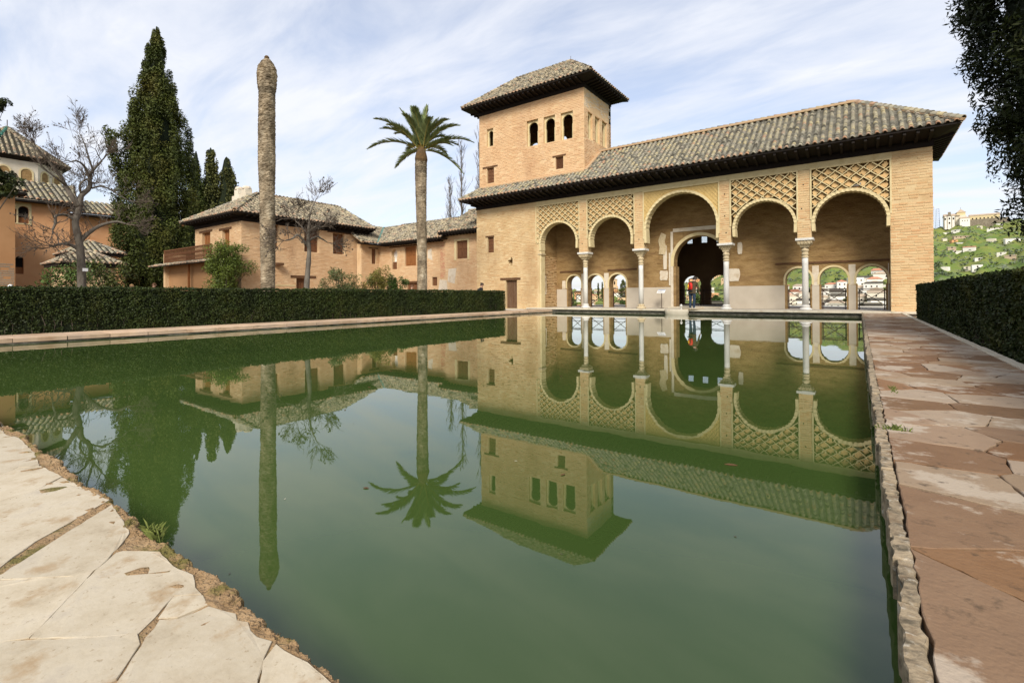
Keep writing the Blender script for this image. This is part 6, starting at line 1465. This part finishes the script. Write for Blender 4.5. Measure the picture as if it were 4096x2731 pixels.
# ------------------------------------------------------------------ people
def person(label, loc, heading, h, pose, cols, r, hair='short', pack=None, coat=True):
    """pose: dict joint -> (side, fwd, up) in units of body height; built as one skinned surface."""
    g = root('person', loc, label, 'person')
    J = dict(pelvis=(0,0,.53), chest=(0,.0,.70), neck=(0,.0,.835), head0=(0,.01,.875), head1=(0,.02,.945), head2=(0,.015,.985),
             shl=(-.105,0,.80), ell=(-.135,-.02,.63), wrl=(-.13,.03,.49), hal=(-.13,.045,.445), shr=(.105,0,.80), elr=(.135,-.02,.63), wrr=(.13,.03,.49), har=(.13,.045,.445),
             hil=(-.055,0,.50), knl=(-.06,.015,.285), anl=(-.06,-.01,.05), tol=(-.065,.075,.02), hir=(.055,0,.50), knr=(.06,.015,.285), anr=(.06,-.01,.05), tor=(.065,.075,.02))
    J.update(pose)
    rad = dict(pelvis=.078, chest=.088, neck=.034, head0=.046, head1=.062, head2=.045, shl=.042, ell=.034, wrl=.024, hal=.022, shr=.042, elr=.034, wrr=.024, har=.022, hil=.062, knl=.044, anl=.034, tol=.026, hir=.062, knr=.044, anr=.034, tor=.026)
    E_ = [('pelvis','chest','c'),('chest','neck','c'),('neck','head0','s'),('head0','head1','s'),('head1','head2','s'),('chest','shl','c'),('shl','ell','c'),('ell','wrl','c'),('wrl','hal','s'),('chest','shr','c'),('shr','elr','c'),('elr','wrr','c'),('wrr','har','s'),
          ('pelvis','hil','t'),('hil','knl','t'),('knl','anl','t'),('anl','tol','f'),('pelvis','hir','t'),('hir','knr','t'),('knr','anr','t'),('anr','tor','f')]
    names = list(J); ix = {n: i for i, n in enumerate(names)}
    me = bpy.data.meshes.new('body'); me.from_pydata([Vector(J[n])*h for n in names], [(ix[a], ix[b]) for a, b, _ in E_], [])
    o = bpy.data.objects.new('body', me); COL.objects.link(o); o.modifiers.new('skin', 'SKIN'); o.modifiers.new('sub', 'SUBSURF').levels = 1
    for i, n in enumerate(names):
        v = me.skin_vertices[0].data[i]; q = rad[n]*h; v.radius = (q, q); v.use_root = (n == 'pelvis')
    dg = bpy.context.evaluated_depsgraph_get(); dg.update(); ev = bpy.data.meshes.new_from_object(o.evaluated_get(dg)); bpy.data.objects.remove(o)
    ml = [M[cols['coat']], M[cols['legs']], M['skin'], M[cols['shoe']]]; ev.materials.clear()
    for m in ml: ev.materials.append(m)
    code = {'c': 0, 't': 1, 's': 2, 'f': 3}
    for pf in ev.polygons:
        c = pf.center; best = (9, 0)
        for a, b, kd in E_:
            A_ = Vector(J[a])*h; B_ = Vector(J[b])*h; t = max(0, min(1, (c-A_).dot(B_-A_)/(B_-A_).length_squared)); dd = (A_+(B_-A_)*t-c).length-.5*h*(rad[a]+(rad[b]-rad[a])*t)
            if dd < best[0]: best = (dd, code[kd])
        pf.material_index = best[1]; pf.use_smooth = True
    Rz = Matrix.Rotation(heading, 4, 'Z')          # figure faces +Y before turning
    def sub(nm, me_):
        ob = bpy.data.objects.new(nm, me_); COL.objects.link(ob); ob.color = (0,0,0,1); ob.parent = g; ob.matrix_basis = Rz; return ob
    sub('body', ev)
    H1 = Vector(J['head1'])*h
    mb = MB()
    V, F = [], []; n_, m_ = 12, 7                  # hair cap: closed over back and crown
    for i in range(m_+1):
        ph = math.pi*.5*(1-i/m_)-.5*(1-i/m_)*0
        for j in range(n_):
            t = 2*math.pi*j/n_; back = .5-.5*math.sin(t); zz_ = math.sin(math.pi/2*i/m_)*.064-(1-i/m_)*(.045*back)+.012
            q = .067*math.cos(math.pi/2*i/m_)+.002
            V.append(H1+Vector((q*math.cos(t), q*math.sin(t)-.006, zz_))*h)
    F = A([(i*n_+j, i*n_+(j+1) % n_, (i+1)*n_+(j+1) % n_, (i+1)*n_+j) for i in range(m_) for j in range(n_)]); mb.add(V, [F])
    if hair == 'bun': c = H1+Vector((0, -.045, .055))*h; mb.tube([c+Vector((0,0,-.02))*h, c, c+Vector((0,0,.03))*h], [.018*h, .03*h, .012*h], 9)
    me_ = mesh_data('hair', np.concatenate(mb.V), mb.F, [M[cols.get('hair', 'hair')]], None, True); sub('hair', me_)
    f = MB(); nz = H1+Vector((0, .062, -.012))*h                                   # nose, ears
    f.tube([nz+Vector((0,-.01,.02))*h, nz+Vector((0,.008,-.005))*h, nz+Vector((0,-.006,-.014))*h], [.005*h, .009*h, .005*h], 6)
    for sx in (-1, 1): f.tube([H1+Vector((sx*.058,0,-.016))*h, H1+Vector((sx*.064,-.004,.012))*h], [.008*h, .010*h], 6)
    sub('face', mesh_data('face', np.concatenate(f.V), f.F, [M['skin']], None, True))
    e = MB()
    for sx in (-1, 1): e.tube([H1+Vector((sx*.023,.050,-.002))*h, H1+Vector((sx*.023,.059,-.002))*h], .006*h, 6)
    e.tube([H1+Vector((-.016,.055,-.042))*h, H1+Vector((.016,.055,-.042))*h], .004*h, 5)
    sub('eyes_and_mouth', mesh_data('eyes_and_mouth', np.concatenate(e.V), e.F, [M['hair']], None, True))
    hd = MB()                                                                        # fingers
    for s, wn_, hn in ((-1, 'wrl', 'hal'), (1, 'wrr', 'har')):
        wv = Vector(J[wn_])*h; hv = Vector(J[hn])*h; d = (hv-wv).normalized()
        for q in range(4): b0 = hv+Vector((0, (q-1.5)*.010, 0))*h; hd.tube([b0, b0+d*.025*h, b0+(d+Vector((-s*.5, .1, 0))).normalized()*.043*h*(1 if q in (1, 2) else .85)], [.0062*h, .0055*h, .004*h], 5)
        hd.tube([wv+d*.015*h+Vector((0,.012,0))*h, wv+d*.04*h+Vector((0,.026,0))*h], [.007*h, .005*h], 5)
    sub('fingers', mesh_data('fingers', np.concatenate(hd.V), hd.F, [M['skin']], None, True))
    if coat:
        V = []; prof = [(.46,.115,.085),(.53,.11,.082),(.62,.10,.08),(.72,.108,.085),(.79,.10,.072),(.825,.06,.05)]; n_ = 18
        cxp = Vector(J['chest'])-Vector(J['pelvis'])
        for z, a_, b_ in prof:
            off = Vector((cxp.x, cxp.y, 0))*max(0, (z-.53)/.17)
            for j in range(n_): t = 2*math.pi*j/n_; V.append(((a_*math.cos(t)+off.x)*h, (b_*math.sin(t)+off.y)*h, z*h))
        F = A([(i*n_+j, i*n_+(j+1) % n_, (i+1)*n_+(j+1) % n_, (i+1)*n_+j) for i in range(len(prof)-1) for j in range(n_)])
        sub('coat', mesh_data('coat', V, [F], [M[cols['coat']]], None, True))
    if pack:
        c = Vector(J['chest'])*h+Vector((pack.get('side', 0), -.095, -.015))*h; m1 = MB(); 
        V = []; pr_ = [(-.105,.04,.025),(-.10,.064,.038),(-.04,.07,.045),(.045,.066,.042),(.09,.05,.03),(.105,.025,.015)]
        for z, a_, b_ in pr_:
            for j in range(14): t = 2*math.pi*j/14; cc, ss = math.cos(t), math.sin(t); V.append(c+Vector((a_*math.copysign(abs(cc)**.6, cc), b_*math.copysign(abs(ss)**.6, ss), z))*h)
        F = [A([(i*14+j, i*14+(j+1) % 14, (i+1)*14+(j+1) % 14, (i+1)*14+j) for i in range(5) for j in range(14)]), list(range(14))[::-1], [70+j for j in range(14)]]
        bp_ = root('backpack', loc, pack['label'], 'backpack')
        def bsub(nm, me_):
            ob = bpy.data.objects.new(nm, me_); COL.objects.link(ob); ob.color = (0,0,0,1); ob.parent = bp_; ob.matrix_basis = Rz; return ob
        bsub('bag', mesh_data('bag', A([list(v) for v in V]), F, [M[pack['m']]], None, True))
        if pack.get('trim'):
            m2 = MB(); m2.tube([c+Vector((-.03,-.058,-.07))*h, c+Vector((-.035,-.06,0))*h, c+Vector((-.02,-.055,.05))*h], [.012*h, .022*h, .012*h], 7); bsub('pocket', mesh_data('pocket', np.concatenate(m2.V), m2.F, [M['yellow']], None, True))
            m3 = MB(); m3.box(c.x-.075*h, c.x+.075*h, c.y-.05*h, c.y+.04*h, c.z-.155*h, c.z-.118*h); bsub('base', mesh_data('base', np.concatenate(m3.V), m3.F, [M['blackcloth']]))
            m3 = MB(); m3.tube([c+Vector((.02,-.055,-.09))*h, c+Vector((.03,-.06,0))*h, c+Vector((0,-.045,.09))*h], .008*h, 6); bsub('piping', mesh_data('piping', np.concatenate(m3.V), m3.F, [M['blackcloth']]))
        m4 = MB()
        for sx in (-1, 1): m4.tube([c+Vector((sx*.05,.03,.10))*h, Vector(J['chest'])*h+Vector((sx*.07,-.02,.12))*h, Vector(J['chest'])*h+Vector((sx*.075,.075,.03))*h, c+Vector((sx*.06,.05,-.10))*h], .010*h, 6)
        bsub('strap', mesh_data('strap', np.concatenate(m4.V), m4.F, [M['blackcloth']], None, True))
    return g
hd_img = math.atan2(IMR.y, IMR.x)-math.pi/2
person('visitor in olive coat and jeans seen from behind in the central arch', (-7.12, 26.05, FZ), R(-14), 1.78,
       dict(chest=(.01,.035,.69), neck=(.015,.065,.815), head0=(.02,.09,.845), head1=(.025,.125,.90), head2=(.03,.14,.935), shl=(-.10,.05,.785), shr=(.118,.05,.785), elr=(.16,.05,.625), wrr=(.165,.10,.50), har=(.168,.13,.465), ell=(-.125,.08,.64), wrl=(-.06,.17,.60), hal=(-.02,.20,.60)),
       dict(coat='coat', legs='jeans', shoe='shoe'), random.Random(1), pack=dict(m='red', label='red and yellow backpack on the visitor in the central arch', trim=True, side=-.035))
person('woman with dark hair bun and dark coat walking past the palace wall', (-18.95, 22.95, -.05), hd_img, 1.66, dict(chest=(0,.025,.70), neck=(0,.05,.83), head0=(0,.065,.865), head1=(0,.08,.93), head2=(0,.075,.97), knl=(-.06,.08,.29), anl=(-.06,.06,.05), tol=(-.06,.14,.02), anr=(.06,-.12,.06), tor=(.06,-.04,.02), knr=(.06,-.02,.28)),
       dict(coat='navy', legs='navy', shoe='navy'), random.Random(2), hair='bun', pack=dict(m='blackcloth', label='black bag on the back of the woman beside the palace wall'))
M['hair_brown'] = mat('brown_hair', [(.07,.035,.015),(.12,.06,.03)], 20, bump=0)
M['hair_fair'] = mat('fair_hair', [(.30,.17,.07),(.4,.25,.12)], 20, bump=0)
person('person in dark jacket behind the hedge just left of the living palm', (-25, 22.9, -.1), hd_img+.2, 1.70, {}, dict(coat='navy', legs='navy', shoe='navy', hair='hair_brown'), random.Random(3))
person('fair haired head above the hedge below the tallest cypress', (-36, 10.35, -.1), hd_img-2.0, 1.74, {}, dict(coat='coat', legs='jeans', shoe='shoe', hair='hair_fair'), random.Random(4))
person('brown haired head above the hedge beside the garden house porch', (-36, 11.44, -.1), hd_img+.3, 1.83, {}, dict(coat='navy', legs='jeans', shoe='shoe', hair='hair_brown'), random.Random(5))
person('white capped head above the hedge at the far left', (-40, 5.67, -.1), hd_img+.4, 1.72, {}, dict(coat='coat', legs='jeans', shoe='shoe', hair='shoe'), random.Random(6))

# ------------------------------------------------------------------ small things
pg = root('pigeon', (-.06, D+.0, 5.46), 'grey pigeon perched on top of the rightmost arch', 'pigeon')
b = MB(); pz = Vector((-.06, D+.02, 5.53))
b.tube([pz+Vector((-.16,0,-.015)), pz+Vector((-.10,0,-.005)), pz, pz+Vector((.08,0,.02)), pz+Vector((.115,0,.055)), pz+Vector((.125,0,.085)), pz+Vector((.14,0,.095)), pz+Vector((.165,0,.088))], [.012,.03,.055,.05,.03,.024,.024,.004], 10)
b.build('body', M['pigeon'], pg, True)
b = MB()
for sy in (-1, 1): b.tube([pz+Vector((.06,sy*.045,.01)), pz+Vector((-.02,sy*.055,.0)), pz+Vector((-.14,sy*.02,-.015))], [.02,.028,.006], 6)
b.build('wings', M['stonewall'], pg, True)
b = MB()
for sy in (-1, 1): b.tube([pz+Vector((.02,sy*.02,-.04)), pz+Vector((.02,sy*.02,-.075))], .006, 5)
b.build('legs', M['redtile'], pg)
sg = root('information_sign', (-9.15, 27.3, FZ), 'small sloping information panel on a thin post beside the central door', 'sign')
MB().tube([(-9.15, 27.3, FZ), (-9.15, 27.3, .93)], .018, 8).build('post', M['iron'], sg)
b = MB(); b.add([(-9.37,27.10,.93),(-8.93,27.10,.93),(-8.93,27.38,1.10),(-9.37,27.38,1.10),(-9.37,27.10,.905),(-8.93,27.10,.905),(-8.93,27.38,1.075),(-9.37,27.38,1.075)], [BOXF]); pn = b.build('panel', M['panel'], sg)
b = MB(); b.add([(-9.36,27.33,1.075),(-8.94,27.33,1.075),(-8.94,27.375,1.102),(-9.36,27.375,1.102)], [[0,1,2,3]]); b.build('printed_band', M['panel_blue'], pn)
for i in range(5):
    y = 27.13+i*.035; b = MB(); b.add([(-9.33,y,.9505+.607*(y-27.13)),(-9.0-(.1 if i % 2 else 0),y,.9505+.607*(y-27.13)),(-9.0-(.1 if i % 2 else 0),y+.012,.958+.607*(y-27.13)),(-9.33,y+.012,.958+.607*(y-27.13))], [[0,1,2,3]]); b.build('text_line', M['stonewall'], pn)
MB().lathe([(.12,FZ),(.12,FZ+.012)], -9.15, 27.3, 12).build('foot', M['iron'], sg)
ft = root('fountain', (-7.6, 25.3, -.2), 'low pale stone basin with upright water spout at the pool edge', 'fountain')
b = MB()
def blob_ring(cx, cy, z0, z1, rx, ry, rr): 
    V = []; n = 18
    for z, f_ in ((z0,.9),(z0+(z1-z0)*.5,1.0),(z1-.02,.98),(z1,.9),(z1-.015,.74),(z1-.05,.6)):
        for j in range(n): t = 2*math.pi*j/n; q = f_*(1+.06*math.sin(3*t+1)+.03*math.sin(7*t)); V.append((cx+rx*q*math.cos(t), cy+ry*q*math.sin(t), z))
    return V, [A([(i*n+j, i*n+(j+1) % n, (i+1)*n+(j+1) % n, (i+1)*n+j) for i in range(5) for j in range(n)]), [5*n+j for j in range(n)]]
b.add(*blob_ring(-7.75, 25.33, -.25, .06, .62, .27, 0)); b.build('basin', M['kerb'], ft, True, fix=True)
b = MB(); b.add(*blob_ring(-6.95, 25.55, .05, .085, .55, .22, 0)); b.build('slab', M['capital'], ft, True, fix=True)
b = MB().lathe([(.05,.02),(.035,.06),(.03,.16),(.05,.18),(.065,.22),(.06,.27),(.03,.31),(.01,.32)], -7.5, 25.42, 12); b.build('spout', M['marble'], ft, True)
b = MB().box(-34.66, -34.62, 7.72, 7.95, 2.3, 2.47); pl = b.build('name_plate', M['panel']); tag(pl, 'small white plate fixed to the pale tree trunk at left', 'sign')
# fallen leaves floating
for k, (x, y, lab) in enumerate(((-1.35, 2.35, 'brown leaf floating in front of the pale slabs'), (-3.0, 5.2, 'leaf floating on the water in mid pool'), (-.62, 3.05, 'dark leaf cluster floating near the right pool edge'), (-3.7, 2.6, 'twig fragment floating below the palm reflection'), (-5.1, 4.3, 'small leaf floating below the tower reflection'), (-2.1, 1.6, 'leaf floating at the near edge of the pool'), (-4.4, 3.4, 'pale leaf floating between the two palm reflections'))):
    a = rt.uniform(0, 6.28); L = .016 if k != 2 else .035; V = [(x+L*f*math.cos(a)-L*w*math.sin(a), y+L*f*math.sin(a)+L*w*math.cos(a), WZ+.004+.003*abs(w)) for f, w in ((-1,0),(-.4,.32),(.3,.34),(1,0),(.3,-.34),(-.4,-.32))]
    V += [(v[0], v[1], v[2]-.0025) for v in V]; F = [[0,1,2,3,4,5], [11,10,9,8,7,6]]+[[i, i+6, (i+1) % 6+6, (i+1) % 6] for i in range(6)]
    o = link('leaf', mesh_data('leaf', V, F, [M['beam']])); tag(o, lab, 'leaf')

dl = MB(); rf_ = random.Random(99)
for k in range(260):
    x = rf_.uniform(-14, 0); y = rf_.uniform(.8, 24); q = rf_.uniform(.003, .009)*(1+y*.12); a = rf_.uniform(0, 6.28); e = rf_.uniform(.3, 1)
    V = [(x+q*(math.cos(a)*c-math.sin(a)*d_*e), y+q*(math.sin(a)*c+math.cos(a)*d_*e), WZ+.002) for c, d_ in ((-1,0),(0,-.6),(1,0),(0,.6))]; dl.add(V, [[0,1,2,3]], rf_.choice([0, 0, 1]))
tag(stuff(dl.build('floating_specks', [M['bark_dark'], M['kerb']])), 'tiny specks and bits floating all over the pool water', 'debris')
